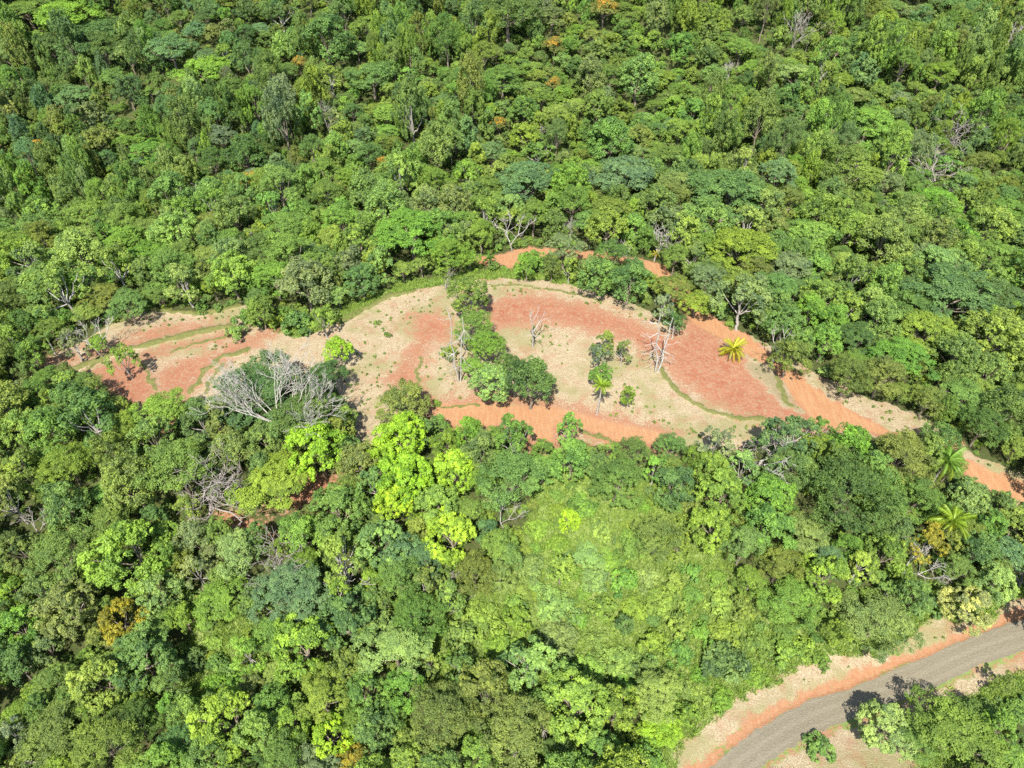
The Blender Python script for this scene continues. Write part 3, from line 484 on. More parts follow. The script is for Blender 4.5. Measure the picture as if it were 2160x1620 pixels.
# ------------------------------------------------------------------ trees read off the photo: region zx zy width kind colour [label | short name]
TREES = '''
1 800 235 265 lumpy ol Round olive-green tree at the top centre of the dry clearing, shadow on its right|round olive clearing tree
1 840 450 245 fine yg Yellow-green fine-leaved tree just below the round olive tree in the clearing|
1 920 560 230 fine br Bright green fine-leaved tree in the middle of the clearing's tree clump|
1 830 700 170 feathery br Bright green feathery tree right of the two dead poles in the clearing|
1 945 790 250 lumpy pg Pale green lumpy tree at the bottom of the clearing's tree clump|pale clump tree
1 1060 690 170 round dk Dark green round tree wedged between pale clump tree and large dark clearing tree|
1 1205 775 340 round dk Large dark green round tree above the lower red track in the clearing|large dark clearing tree
1 680 610 110 shrub ol Small olive shrub at the left of the dead twin poles|
1 1670 545 160 open ol Olive open tree with ragged top right of the clearing's centre|
1 1780 595 130 open ol Small olive tree touching the right side of the ragged clearing tree|
1 1625 625 120 open gg Small grey-green tree touching the lower left of the ragged clearing tree|
1 1645 745 140 round md Leafy green tree standing right behind the tall clearing palm|
1 1815 870 95 tall yg Small cone-shaped yellow-green bush alone on the dry grass right of the tall palm|cone-shaped bush
1 290 497 46 shrub md Small green tuft alone on the dry grass left of the clump|
1 215 420 30 shrub yg Tiny yellow-green seedling on the upper left of the dry clearing|
1 600 928 50 shrub br Small bright shrub at the bank beside the lower red track|
1 380 930 340 round ol Large olive-green tree at the lower left corner of the dry clearing|large olive corner tree
1 385 1130 320 lumpy li Topmost of the lime-green lumpy trees below the clearing|top lime tree
1 250 1240 200 lumpy li Lime-green tree on the left flank of the lime group below the clearing|
1 390 1390 350 lumpy li Large lime-green tree in the middle of the lime group below the clearing|middle lime tree
1 710 1350 270 lumpy li Lime-green tree at the right of the lime group below the clearing|right lime tree
1 330 1540 250 lumpy li Lowest left lime-green tree of the group below the clearing|
1 100 1290 260 round ol Olive-green round tree squeezed between two lime-green trees|
1 660 1180 200 round yg Yellow-green tree directly right of the top lime tree|
1 800 1115 220 round br Bright green tree under the left half of the lower red track|
1 620 1060 130 round md Green tree at the left end of the lower red track|
1 1080 1145 290 open md Open green tree with pale branches below the lower red track|open tree below the lower track
1 1440 1085 190 open br Sparse bright tree leaning over the fork of the lower red track|sparse track-fork tree
1 1450 1270 270 round br Bright green tree just below the sparse track-fork tree|
1 1620 1330 200 round md Green tree at the right of the bright tree under the track fork|
1 1850 1225 200 fine md Green fine-leaved tree at the right end of the lower red track|
1 2080 1200 190 fine md Fine-leaved green tree below the pale grass right of the lower track's end|
1 1080 1390 400 fine md Large fine-leaved green tree below the open tree of the lower track|
1 1750 1420 330 fine md Large fine-leaved tree left of the slim green tree with twin trunks|
1 1985 1340 190 open br Slim green tree with pale twin trunks below the clearing's dry grass|
1 2100 1440 260 round dk Dark green tree right of the slim twin-trunk tree|
1 1170 45 150 round br Rounded bright green bush beside the red patch behind the clearing|bush by the red patch
1 1330 60 130 round ol Olive bush right of the rounded bush by the red patch|
1 1440 70 130 open yg Yellowish open bush in the row behind the clearing|
1 1620 110 230 round md Wide green bush on the upper right rim of the clearing|wide rim bush
1 1830 140 260 round md Green tree right of the wide rim bush behind the clearing|
1 1870 80 130 round dk Small dark tree by the curve of the far red track|
1 1760 235 100 shrub gg Greyish dry shrub on the upper right rim of the clearing|
1 2030 315 160 open gg Grey-green open tree on the right rim of the clearing|
1 2110 425 130 open dk Small dark tree directly above the dead forked tree at the track|
2 90 290 210 feathery yg Yellow-green feathery tree overhanging the upper end of the red track|feathery tree over the track
2 -60 190 220 feathery ol Olive feathery tree left of the red track's upper end|
2 400 270 330 open gg Grey-green open tree right of the upper red track|grey-green track tree
2 600 200 260 fine md Green fine-leaved tree right of the grey-green track tree|
2 690 620 240 round ol Olive tree along the right edge of the red track|
2 640 400 240 round md Mid green tree between grey-green track tree and the olive track edge tree|
2 910 525 220 round br Rounded light green tree on the right side of the red track|round light tree right of the track
2 1110 510 260 feathery dk Dull dark layered tree right of the rounded light tree by the track|
2 1060 740 260 fine ol Dull olive tree beneath the dark layered tree right of the track|
2 1390 640 350 feathery br Bright green feathery tree above the dark gap right of the red track|bright feathery tree right of the track
2 1690 220 520 feathery dk Very wide dark green flat-topped tree on the right side of the forest|wide dark flat-topped tree
2 1450 290 340 feathery dk Left arm of dark flat-topped trees beside the very wide dark one|
2 1990 260 360 feathery dk Dark flat-topped tree right of the very wide dark one, near the frame edge|
2 1990 490 400 lumpy yg Large yellow-green lumpy tree below the wide dark flat-topped trees|large yellow-green lumpy tree
2 1540 450 330 feathery yg Yellow-green feathery tree left of the large yellow-green lumpy tree|
2 1760 890 300 feathery md Green feathery tree overhanging the bend of the lower right red track|tree over the track bend
2 2050 980 330 round dk Dark green tree at the right edge above the red track|
2 1560 900 200 fine ol Olive fine-leaved tree left of the tree over the track bend|
2 1915 1060 260 fine dk Dark tree casting shade onto the far right end of the red track|
2 650 1150 370 open dk Dark blotchy open tree below the red track's junction|blotchy dark tree
2 210 1190 240 open gg Grey-green twiggy tree at the bottom edge of the dry grass|grey twiggy tree
2 380 1330 240 open pg Pale leafy tree at the lower right of the grey twiggy tree|
2 870 1090 150 open br Sparse bright tree right of the blotchy dark tree by the track|
2 1070 1190 270 round br Bright green tree below the red track, right of the blotchy dark tree|
2 1390 1260 360 fine ol Large olive fine-leaved tree below the red track|large olive tree below the track
2 1050 1480 520 fine dk Very large dark olive fine-leaved tree left of the two palms|very large dark olive tree
2 1480 1520 300 fine md Green fine-leaved tree left of the lower right palm|
2 250 1480 290 lumpy yg Yellow-green lumpy tree below the grey twiggy tree|
2 560 1510 280 round br Bright leafy tree left of the very large dark olive tree|
2 720 1330 300 fine md Mid green fine-leaved tree beneath the blotchy dark tree|
2 1640 1160 240 round dk Dark low tree hiding the red track's lower bend|
2 2135 1600 100 open dk Dark small tree on the right frame edge beside the red track|
0 1995 1200 375 lumpy li Rounded lime-green tree with a cauliflower crown, below the fan of bare white branches|cauliflower lime tree
0 1740 1440 430 feathery yg Large yellow-green feathery tree left of the lime group|large yellow-green feathery tree
0 1690 850 640 feathery dk Huge dark green flat-topped tree under the fan of bare white branches|huge dark tree under the bare fan
0 1930 1010 420 fine dk Dark green tree at the right foot of the fan of bare branches|
0 2060 760 250 fine dk Dark green fine-leaved tree right of the bare white fan|
0 2140 590 175 round li Rounded lime-yellow tree at the upper right of the bare white fan|lime-yellow tree beside the bare fan
0 1000 985 340 feathery yg Yellow-green feathery tree at the foot of the left terraces|feathery tree at the terraces
0 585 1010 390 open dk Dark green leafy tree with pale forked limbs below the left terraces|dark tree below the terraces
0 440 900 250 round dk Dark green round tree at the upper left of the dark terrace-foot tree|
0 300 1090 300 round md Green round tree left of the dark tree below the terraces|
0 120 1330 230 lumpy yg Lime-yellow tree on the left frame edge below the terraces|
0 330 900 150 lumpy yg Small yellow-green tree left of the dark tree below the terraces|
0 780 655 180 open yg Small yellow-green tree alone on the red earth of the left terraces|small terrace tree
0 1110 1330 420 fine md Large mid green fine-leaved tree below the feathery terrace tree|
0 1480 1220 260 round ol Olive dome-shaped tree left of the cauliflower lime tree|
0 1270 1030 260 open dk Dark open tree right of the feathery tree at the terraces|
0 1930 150 330 round gg Grey-olive dome-shaped tree above the left terraces|grey dome tree
0 1460 100 290 lumpy yg Bright yellow-green lumpy tree at the upper left of the grey dome tree|bright tree above the terraces
0 1730 130 260 fine br Bright green tree left of the grey dome tree|
0 1160 160 250 open pg Light green open tree above the left terraces|
0 800 300 230 feathery md Green feathery tree at the top edge of the left terraces|tree above the terrace edge
0 640 250 220 feathery ol Olive feathery tree left of the tree above the terrace edge|
0 270 160 330 feathery md Green feathery tree near the left frame edge above the terraces|
0 150 420 180 round dk Dark round tree near the left frame edge beside the terraces|
0 450 540 180 open gg Open greyish tree at the left tip of the terraces|
0 620 545 130 feathery br Small bright feathery tree on the left terrace's lower slope|
0 300 765 170 feathery md Low green feathery tree below the left tip of the terraces|
0 2040 400 170 open yg Young thin yellow-leaved tree above the bare white fan|young yellow-leaved tree
0 1740 415 95 shrub yg Small yellow-green bush between the left terraces and the clearing|
0 1580 400 180 shrub md Green shrub at the right tip of the left terraces|
0 1500 490 130 shrub pg Pale green shrub on the right tip of the left terraces|
0 1880 420 190 shrub md Green shrub at the left of the young yellow-leaved tree|
0 1640 330 190 round md Green tree above the right tip of the left terraces|
0 150 860 230 shrub ol Olive shrub near the left frame edge below the terraces|
3 800 250 470 lumpy yg Large yellow-green lumpy tree in the lower left forest|large lower left lumpy tree
3 420 600 370 lumpy ol Large olive lumpy tree below left of the large lower left lumpy tree|olive lumpy tree in lower left
3 1230 150 220 round gg Grey-green dense tree right of the large lower left lumpy tree|grey-green dense tree
3 1240 370 240 open gg Pale grey-green ragged tree below the grey-green dense tree|
3 1500 250 300 fine pg Pale green fine-leaved tree left of the grey bare tree in the lower left|pale fine-leaved tree
3 1410 560 340 feathery br Vivid green flat feathery tree above the lower left grass patch|vivid feathery tree
3 1850 490 420 feathery bg Blue-green feathery tree right of the vivid feathery tree|blue-green feathery tree
3 1900 820 400 lumpy yg Light yellow-green lumpy tree right of the lower left grass patch|light lumpy tree by the grass patch
3 1560 880 240 open br Bright leafy tree on the right side of the lower left grass patch|
3 990 500 280 lumpy pg Pale speckled tree with yellowish leaves left of the vivid feathery tree|
3 760 670 290 lumpy go Golden-olive tree with orange tips in the lower left forest|golden-olive tree
3 880 900 360 lumpy md Mid green lumpy tree left of the lower left grass patch|
3 1070 970 140 round pg Small pale green tree at the left edge of the lower left grass patch|
3 620 1060 320 lumpy yg Yellow-green lumpy tree below the golden-olive tree|
3 350 1060 250 fine md Mid green fine tree left of the yellow-green one below the golden-olive tree|
3 100 950 280 round dk Dark round tree on the left frame edge in the lower left|
3 120 230 260 lumpy ol Olive lumpy tree on the left frame edge, level with the large lower left lumpy tree|
3 380 280 380 fine md Large green fine-leaved tree left of the large lower left lumpy tree|
3 70 500 200 lumpy yg Yellow-green tree on the left frame edge left of the olive lumpy tree|
3 1430 1300 400 lumpy yg Large light yellow-green lumpy tree just below the lower left grass patch|large lumpy tree below the grass patch
3 1710 1210 250 lumpy md Green lumpy tree upper right of the large lumpy tree below the grass patch|
3 1060 1240 180 open br Small bright tree surrounded by shade below the lower left grass patch|
3 1150 1430 230 fine bg Blue-green tree in the shade left of the large lumpy tree near the bottom|
3 1830 1330 250 lumpy yg Yellow-green lumpy tree right of the large lumpy tree below the grass patch|
3 2090 1400 260 lumpy li Lime-yellow tree near the bottom edge, left of centre|lime-yellow tree at the bottom
3 330 1400 420 fine ol Olive fine-leaved tree near the bottom left corner|olive tree in the bottom left corner
3 660 1450 400 fine ol Olive fine-leaved tree with brownish tips at the bottom edge, left|
3 860 1330 280 fine dk Dark olive tree above the bottom edge in the lower left|
3 1310 1540 280 round md Green round tree at the bottom edge below the large lumpy tree|
3 1780 1540 320 fine md Green fine-leaved tree at the bottom edge left of the lime-yellow tree|
3 90 1400 210 open gg Grey-green open tree on the left frame edge near the bottom|
3 150 1560 220 open ol Olive open tree in the very bottom left corner|
3 1220 930 150 shrub dk Dark green shrub on the left of the lower left grass patch|
3 1370 950 120 shrub md Green shrub in the middle of the lower left grass patch|
3 1780 1010 200 feathery pg Pale fern-like tree at the lower right tip of the grass patch|
4 250 190 330 lumpy pg Light green lumpy tree left of the right lime tree's foot|
4 380 260 260 round bg Blue-green round tree below the lime group|blue-green tree below the limes
4 540 280 230 fine bg Blue-green fine tree right of the blue-green tree below the limes|
4 690 130 320 lumpy li Lowest right lime-green tree, above the vine slope|lowest lime tree
4 1000 205 220 fine yg Smooth yellow-olive dome tree right of the lowest lime tree|smooth olive dome
4 1440 45 140 lumpy li Small lime-green tree at the top of the green vine slope|small lime tree on the slope
4 910 110 150 round bg Blue-green bush between lowest lime tree and smooth olive dome|
4 1100 140 120 mound yg Yellow-green shrub at the right of the smooth olive dome|
4 1050 275 190 fine pg Pale feather-leaved tree under the smooth olive dome|
4 1000 410 190 fine pg Pale fine-leaved tree below the smooth olive dome|
4 1390 350 170 tall yg Bright yellow upright bush on the green slope|bright yellow upright bush
4 1850 200 260 mound md Low green shrub of large leaves on the upper part of the vine slope|
4 2000 130 300 fine ol Olive fine-leaved dome tree on the right of the vine slope's top|
4 2130 200 160 lumpy yg Yellow-green tree on the right rim of the vine slope|
4 1200 350 220 mound pg Pale low shrub left of the bright yellow upright bush|
4 840 380 260 fine ol Olive fine tree below the lowest lime tree|
4 1550 270 220 mound pg Pale low shrub at the upper middle of the vine slope|
4 530 450 230 open ol Brown-tinged olive open tree left of the vine slope|
4 470 660 330 fine md Green fine-leaved tree left of the vine slope, above the large pale tree|
4 330 860 430 feathery pg Large pale blue-green flat tree with a white trunk, left of the vine slope|large pale flat tree
4 1210 960 400 open pg Large pale open tree with white branches on the lower vine slope|large pale open tree on the slope
4 400 1110 260 lumpy br Bright green lumpy tree just below the large pale flat tree|
4 150 1130 270 lumpy md Green lumpy tree at the lower left of the large pale flat tree|
4 640 1300 420 fine ol Olive fine-leaved tree at the bottom centre|olive tree at bottom centre
4 1090 1410 480 fine ol Very large olive fine-leaved tree at the bottom edge right of centre|very large olive bottom tree
4 1480 1200 430 lumpy yg Large yellow-green lumpy tree on the lower vine slope|large lower slope tree
4 2000 1150 300 feathery pg Pale flat feathery tree at the lower right rim of the vine slope|
4 2020 1350 260 fine li Lime-green fine-leaved shrubby tree above the pale verge of the gravel road|lime tree by the road verge
4 1640 1500 260 lumpy md Green lumpy tree at the bottom edge left of the road's pale verge|
4 1930 1550 230 lumpy br Bright green tree at the bottom edge touching the road's pale verge|
4 1790 700 110 tall bg Slim young tree with a white trunk alone on the vine slope|slim white-trunk tree
4 1360 790 300 mound gg Grey-green low shrub in the middle of the vine slope|
4 1350 590 280 mound pg Pale low shrub on the middle left of the vine slope|
4 900 680 260 mound yg Yellow-green low shrub at the left part of the vine slope|
4 1000 850 240 mound yg Yellow-green low shrub above the very large olive bottom tree|
4 1760 950 260 mound pg Pale low shrub right of the large pale open tree on the slope|
4 2050 560 260 mound yg Yellow-green low shrub at the right part of the vine slope|
4 1620 420 220 mound pg Pale low shrub right of the bright yellow upright bush|
4 80 1570 220 lumpy go Golden-olive lumpy tree at the bottom edge left of the centre|
4 880 1530 250 lumpy yg Yellow-green lumpy tree at the bottom edge left of the very large olive tree|
4 200 1400 280 round md Green round tree left of the olive tree at bottom centre|
4 750 980 200 open md Green open tree with dark gaps right of the large pale flat tree|
4 1380 1480 200 round dk Dark tree in the shade right of the very large olive bottom tree|
5 190 90 290 lumpy yg Bright yellow-green lumpy tree on the right rim of the vine slope|
5 560 90 310 round br Bright green leafy tree right of the yellow-green tree by the vine slope|
5 920 290 210 feathery bg Blue-green feathery tree below the very large dark olive tree|
5 1130 330 250 open yg Yellow-green open tree below the very large dark olive tree|
5 690 560 360 fine br Vivid green smooth dome tree on the right above the gravel road|vivid dome tree
5 1240 690 450 fine ol Large olive-brown tree above the gravel road|large olive tree above the road
5 1540 580 190 shrub md Green shrub between the large olive road tree and the pale yellow tree|
5 1820 590 300 lumpy py Pale yellow round tree beside the gravel road|pale yellow road tree
5 2080 270 260 round bg Dark blue-green tree on the right frame edge above the road|
5 1560 190 250 open go Sparse golden-leaved tree with pale leaning trunk left of the lower right palm|sparse golden tree
5 880 935 115 shrub md Small green bush standing in the dry verge above the gravel road|small verge bush
5 835 810 95 shrub dk Small dark bush just above the small verge bush|
5 260 950 270 shrub dk Dark green shrub on the lower right of the vine slope|
5 390 610 170 shrub ol Olive shrub left of the vivid dome tree|
5 620 320 270 fine ol Olive tree above the vivid dome tree|
5 480 830 230 mound md Low green shrub below the vivid dome tree|
5 650 760 170 mound md Low green shrub right below the vivid dome tree|
5 1300 1350 340 lumpy pg Open leafy tree casting a jagged shadow on the gravel road|leafy tree below the road
5 870 1490 180 shrub md Spiky green bush below the gravel road|spiky bush below the road
5 1740 1400 560 fine md Big green fine-leaved tree in the bottom right corner|big corner tree
5 2060 1570 240 lumpy br Bright green tree in the very bottom right corner|
5 2120 1260 190 shrub md Green shrub on the right frame edge below the gravel road|
5 1870 230 260 round dk Dark green tree below the lower right palm|
5 1370 120 220 round dk Dark tree left of the sparse golden tree|
5 1480 1440 250 fine md Green tree between the leafy road tree and the big corner tree|
5 1300 500 180 open md Green leafy tree directly above the large olive tree by the road|
A 1300 440 330 feathery br Bright flat-topped tree at the left edge of a dark gap in the upper left forest|bright flat tree in the upper left
A 1560 960 240 round dk Dark green dense round tree in the upper left forest|dark dense round tree
A 600 210 420 feathery dk Wide dark flat-topped tree near the top left corner|wide dark tree in the top left
A 170 60 300 feathery md Flat green tree in the very top left corner|
A 420 90 360 feathery br Bright green flat-topped tree near the top edge, left|
A 530 1360 330 feathery md Wide green feathery tree in the left forest|
A 270 1340 230 lumpy br Bright lumpy tree left of the wide green feathery tree|
A 950 960 260 feathery br Bright green feathery tree left of the dark dense round tree|
A 2070 220 300 round dk Dark green round tree in the upper forest left of centre|dark round tree up left
A 800 560 170 round dk Dark round tree in the upper left forest, among trunks|
A 1800 1420 280 feathery md Green feathery tree above the terraces, left of the centre|
A 1080 300 280 feathery bg Blue-green feathery tree in the top left forest|
A 470 600 220 feathery bg Blue-green feathery tree below the wide dark top left tree|
B 1060 60 380 feathery dk Wide dark flat-topped tree at the top edge with a pale forked limb|dark top edge tree
B 1010 490 260 feathery md Green flat feathery tree below the dark top edge tree|
B 190 470 280 feathery md Green round feathery tree in the upper middle left forest|
B 1800 1100 380 feathery bg Wide pale blue-green flat tree with white branches, above the clearing's rim|wide blue-green flat tree
B 1180 1130 380 feathery bg Blue-green feathery tree left of the wide blue-green flat tree|
B 430 1460 420 feathery br Bright feathery flat tree left above the clearing|bright feathery tree above the clearing
B 100 1500 260 lumpy yg Yellow-green lumpy tree left of the bright feathery tree above the clearing|
B 650 640 160 feathery bg Small blue-green feathery tree in the upper middle forest|
B 1700 1320 260 feathery ol Olive feathery tree below the wide blue-green flat tree|
B 1700 860 300 round md Green tree with pale trunks in the upper middle right forest|
B 1880 460 280 round pg Pale green rounded tree in the upper right of the middle forest|
C 1060 1050 380 fine ol Large brownish-olive tree in the right forest|large brownish tree
C 280 1200 460 feathery bg Large blue-green flat-topped tree left of the large brownish tree|large blue-green tree in the right forest
C 1180 760 300 feathery br Bright flat-topped tree above the large brownish tree|
C 1260 200 260 feathery dk Dark feathery tree in the upper right forest|
C 240 780 220 fine dk Dark blue-green fine tree in the upper right forest|
C 730 470 240 feathery pg Pale green flat tree in the upper right forest|
C 650 830 280 feathery pg Pale green flat tree above the large blue-green tree|
C 380 1560 380 feathery yg Yellow-green flat-topped tree at the edge of the far red track|
C 1870 60 360 feathery dk Dark green flat tree in the top right corner|dark tree in the top right
C 1950 1420 280 lumpy yg Yellow-green lumpy tree on the right side of the forest|
C 1760 1500 230 lumpy br Bright lumpy tree left of the yellow-green lumpy one on the right|
C 1600 1270 280 feathery br Bright flat tree below the pale bare trees on the right|
'''
LABEL_CAT = {}
def parse(txt):
    for ln in txt.strip().splitlines():
        k, x, y, w_, kind, c, rest = ln.split(' ', 6); lab, _, short = rest.partition('|')
        yield OFF[k][0]+float(x)/3, OFF[k][1]+float(y)/3, float(w_)/3, kind, c, lab.strip(), short.strip() or None
def low1(s): return s[0].lower()+s[1:]
for u, v, w_, kind, c, lab, short in parse(TREES):
    zs = .8 if 'Huge' in lab else .6 if 'Big green' in lab else .7 if 'road' in lab or 'corner' in lab else .8 if 'over' in lab and kind == 'feathery' else 1.0
    x, y, R = at_px(u, v, w_, kind, zs)
    plant(kind, x, y, R, c, None, zs, low1(lab), short, None, 0 if c in ('li','py','go') else .4 if kind == 'mound' else .2)
    PLACED.append((x, y, R*(.8 if kind in ('open',) else .95)))
# ------------------------------------------------------------------ palms
def palm(u, v, w_, H, lab, short, n=22, c=(.20,.30,.03)):
    R = 2.7
    for _ in range(5):
        q, d = unproj(u, v, H); s = (w_/2*d/F)/2.9
    x, y = q[0], q[1]; z = float(hz(x, y)); base = 8.5 if H > 4 else 2.6
    o = empty('palm_tree', (x,y,z), rng.uniform(-.5,.5), (1,1,1))
    t_ = child('trunk', PT[base], o); t_.scale = (s**.5, s**.5, H/base)
    for k in range(n):
        j = 0 if k < n*.3 else 1 if k < n*.68 else 2
        f = child('frond', FR[j], o, np.array(c)*rng.uniform(.8,1.25)*(np.array([1,1,1]) if j < 2 else np.array([1.25,1.0,.8])))
        f.location = (.35*s**.5, 0, H); el = [-.75, -.22, .15][j]+rng.normal()*.18
        f.rotation_euler = (rng.normal()*.15, el, k*2.39996+rng.normal()*.15); fs = s*rng.uniform(.72,1.15); f.scale = (fs, fs, fs)
    record(o, 'palm_tree', 'palm tree', u, v, w_, 'palm', lab, short, (x,y,z), R); PLACED.append((x, y, 1.4))
P1 = lambda k, x, y: (OFF[k][0]+x/3, OFF[k][1]+y/3)
palm(*P1('1',1637,815), 48, 9.5, 'tall palm with a pale trunk and star-shaped shadow on the dry clearing', 'tall clearing palm')
palm(*P1('2',312,590), 62, 2.6, 'short yellow-green palm alone on the bare red earth', 'short yellow palm', 24, (.36,.36,.03))
palm(*P1('2',1665,1300), 84, 7.5, 'green palm just below the lower right stretch of red track', 'palm below the red track', 24, (.15,.27,.04))
palm(*P1('5',1700,60), 92, 8, 'yellowish palm lower than the other palm in the lower right forest', 'lower right palm', 24, (.21,.31,.03))
palm(*P1('1',930,10), 34, 2.6, 'small dark palm behind the clearing beside the red patch', None, 13, (.09,.20,.03))
palm(*P1('0',280,510), 44, 6, 'palm at the left end of the terraces under the trees', None, 13, (.12,.2,.05))
palm(*P1('A',540,1470), 40, 8, 'palm in the left forest below the wide green feathery tree', None, 13, (.15,.25,.04))
palm(*P1('A',60,460), 46, 10, 'palm on the left frame edge in the upper left forest', None, 13, (.12,.22,.04))
palm(*P1('A',330,960), 36, 9, 'palm beside the orange flowering tree in the left forest', None, 13, (.13,.22,.04))
palm(*P1('5',1430,1190), 34, 2.6, 'tiny palm sprouting at the top of the leafy tree below the road', None, 11, (.2,.32,.05))
palm(*P1('1',1985,-15), 22, 2.6, 'small yellow palm at the foot of a bare tree behind the clearing', None, 11, (.32,.3,.04))
# ------------------------------------------------------------------ leafless trees: base px, height m, variant
def bare(u, v, hpx, var, lab, short=None, zs=1.0, sx=1.0, rz=None, ymin=None):
    pr = BARE[var] if isinstance(var, int) else var
    H = 8.5; h = 0.0
    q, d = unproj(u, v, 0)
    Hm = hpx*d/F/abs(math.cos(math.atan2(120-q[2], q[1]))+1e-3) ; s = Hm/8.5
    x, y, z = q; z = float(hz(x, y))
    o = empty('bare_tree', (x,y,z), rng.uniform(0,6.28) if rz is None else rz, (s*sx, s*sx, s*zs)); child('trunk', pr[0], o)
    if pr[1]: child('branches', pr[1], o)
    uu, vv, dd = proj(x, y, z+Hm*.6)
    record(o, 'bare_tree', 'bare tree', float(uu), float(vv), hpx*.7, 'leafless tree', lab, short, (x,y,z), Hm*.35); PLACED.append((x, y, Hm*.14))
    return o
bare(*P1('1',748,795), 110, POLE2, 'dead twin-stemmed pole tree left of the clearing tree clump', 'dead twin poles', rz=0, sx=.8)
bare(*P1('1',1212,575), 72, SNAG, 'small dead forked tree in the middle of the dry clearing', 'small dead clearing tree', rz=.4)
bare(*P1('1',1995,730), 98, pole_tree(223, 10, 2, PALEB), 'dead forked white tree with many twigs beside the red earth', 'dead forked tree', rz=.2, sx=1.1)
bare(*P1('2',560,700), 68, SNAG, 'white leafless tree with a T-shaped top beside the red track', 'white tree by the track', rz=2)
bare(*P1('0',660,640), 66, 0, 'white leafless tree at the left tip of the terraces', None)
bare(*P1('0',1440,1560), 88, 2, 'greyish-purple leafless tree with dense twigs left of the large yellow-green feathery tree', 'grey bare tree on the left')
bare(*P1('0',1330,1640), 75, 1, 'fallen-looking grey bare tree at the foot of the greyish-purple one', None, .6, 1.5)
bare(*P1('3',1830,400), 70, 2, 'grey bare tree in the lower left forest right of the pale fine-leaved tree', 'grey lower left bare tree')
bare(*P1('3',1680,440), 50, 4, 'small white bare tree left of the blue-green feathery tree', None, .7, 1.4)
bare(*P1('3',2080,640), 66, 4, 'bare tree with yellowish twigs right of the blue-green feathery tree', None, .8, 1.2)
bare(*P1('3',290,150), 42, 0, 'white bare treetop near the left frame edge', None)
bare(*P1('4',1030,100), 46, 0, 'white bare treetop right of the lowest lime tree', None)
bare(*P1('4',640,540), 44, 1, 'grey bare tree on the left rim of the vine slope', None, .6, 1.3)
bare(*P1('2',330,1330), 70, 1, 'pale leafless crown right of the grey twiggy tree', None, .8, 1.2)
bare(*P1('2',480,1400), 80, 0, 'white-branched bare tree below the blotchy dark tree', None)
bare(*P1('5',1400,430), 62, 0, 'leaning pale bare tree behind the sparse golden tree', None, .8, .9)
bare(*P1('2',1500,960), 44, 1, 'brown bare bush at the dark gap above the track bend', None, .7, 1.4)
bare(*P1('1',660,215), 42, 1, 'greyish white bare tree at the upper rim of the clearing', None, .8, 1.1)
bare(*P1('1',1975,20), 56, 3, 'grey bare tree by the bend of the far red track', None, 1, 1.3)
bare(*P1('1',1780,0), 34, 3, 'low grey bare thicket left of the bare tree at the far track', None, .8, 1.8)
bare(*P1('1',1440,-60), 46, 3, 'pale bare tree right behind the far red track', None)
bare(*P1('B',1085,1590), 70, 0, 'young whitish bare tree standing above the red patch behind the clearing', None)
bare(*P1('B',470,790), 56, 1, 'grey bare tree in the upper middle left forest', None)
bare(*P1('B',480,330), 44, 3, 'grey bare tree on the pale grass slope near the top', None)
bare(*P1('B',800,300), 30, 1, 'grey bare tree right of the pale grass slope near the top', None)
bare(*P1('B',380,1220), 60, 1, 'grey-purple bare tree left above the clearing', None, .7, 1.5)
bare(*P1('B',1290,940), 44, 0, 'white bare tree in the upper middle forest above the wide blue-green tree', None)
bare(*P1('B',1730,960), 40, 4, 'brown broken bare trunks in the middle right forest', None)
bare(*P1('A',1180,1320), 52, 3, 'white bare tree in the left forest', None, .7, 1.6)
bare(*P1('A',1900,790), 36, 1, 'white bare tree in the upper left forest, right part', None, .8, 1.4)
bare(*P1('A',2110,880), 60, 1, 'grey bare tree in the upper forest left of centre', None)
bare(*P1('A',1230,960), 48, 1, 'thin grey bare tree left of the dark dense round tree', None)
bare(*P1('A',1340,1070), 44, 0, 'thin white bare tree below left of the dark dense round tree', None)
bare(*P1('A',1000,1230), 34, 3, 'small white bare tree in the left forest', None, .7, 1.4)
bare(*P1('A',230,1520), 40, 1, 'brownish bare tree near the left frame edge', None, .6, 1.6)
bare(*P1('A',1590,1620), 48, 0, 'pale bare tree above the left terraces', None)
bare(*P1('A',2080,1130), 44, 0, 'pale bare tree at the left of the golden blossom near the centre', None)
bare(*P1('C',690,320), 70, 3, 'white bare tree near the top of the right forest', 'white bare tree in the upper right')
bare(*P1('C',910,190), 66, 0, 'slender white bare tree at the top edge of the right forest', None)
bare(*P1('C',1300,430), 56, 3, 'white bare tree over a dark gap in the upper right forest', None)
bare(*P1('C',1680,310), 46, 0, 'slim white bare tree in the top right forest', None)
bare(*P1('C',2000,400), 72, 0, 'tall white bare tree near the right frame edge at the top', None)
bare(*P1('C',890,900), 56, 0, 'white bare tree above the large brownish tree', None)
bare(*P1('C',1660,960), 84, 2, 'large white bare tree on the right side of the forest', 'large white bare tree on the right', 1, 1.2)
bare(*P1('C',1530,1180), 84, 2, 'wide grey bare tree just below the large white bare tree on the right', None, .8, 1.5)
bare(*P1('C',1740,1330), 60, 2, 'greyish bare tree below the wide grey bare tree on the right', None, .7, 1.5)
bare(*P1('C',420,700), 40, 3, 'brown bare tree in the upper right forest beside the dark fine tree', None)
bare(*P1('C',680,640), 36, 1, 'grey bare tree under the pale flat tree in the upper right', None)
bare(*P1('C',280,540), 40, 3, 'white bare treetop in the upper right forest', None)
bare(*P1('C',1700,1580), 50, 1, 'grey bare tree left of the yellow-green lumpy trees on the right', None, .7, 1.4)
bare(*P1('5',2140,480), 30, 1, 'white bare brush on the right frame edge above the road', None, .6, 1.6)
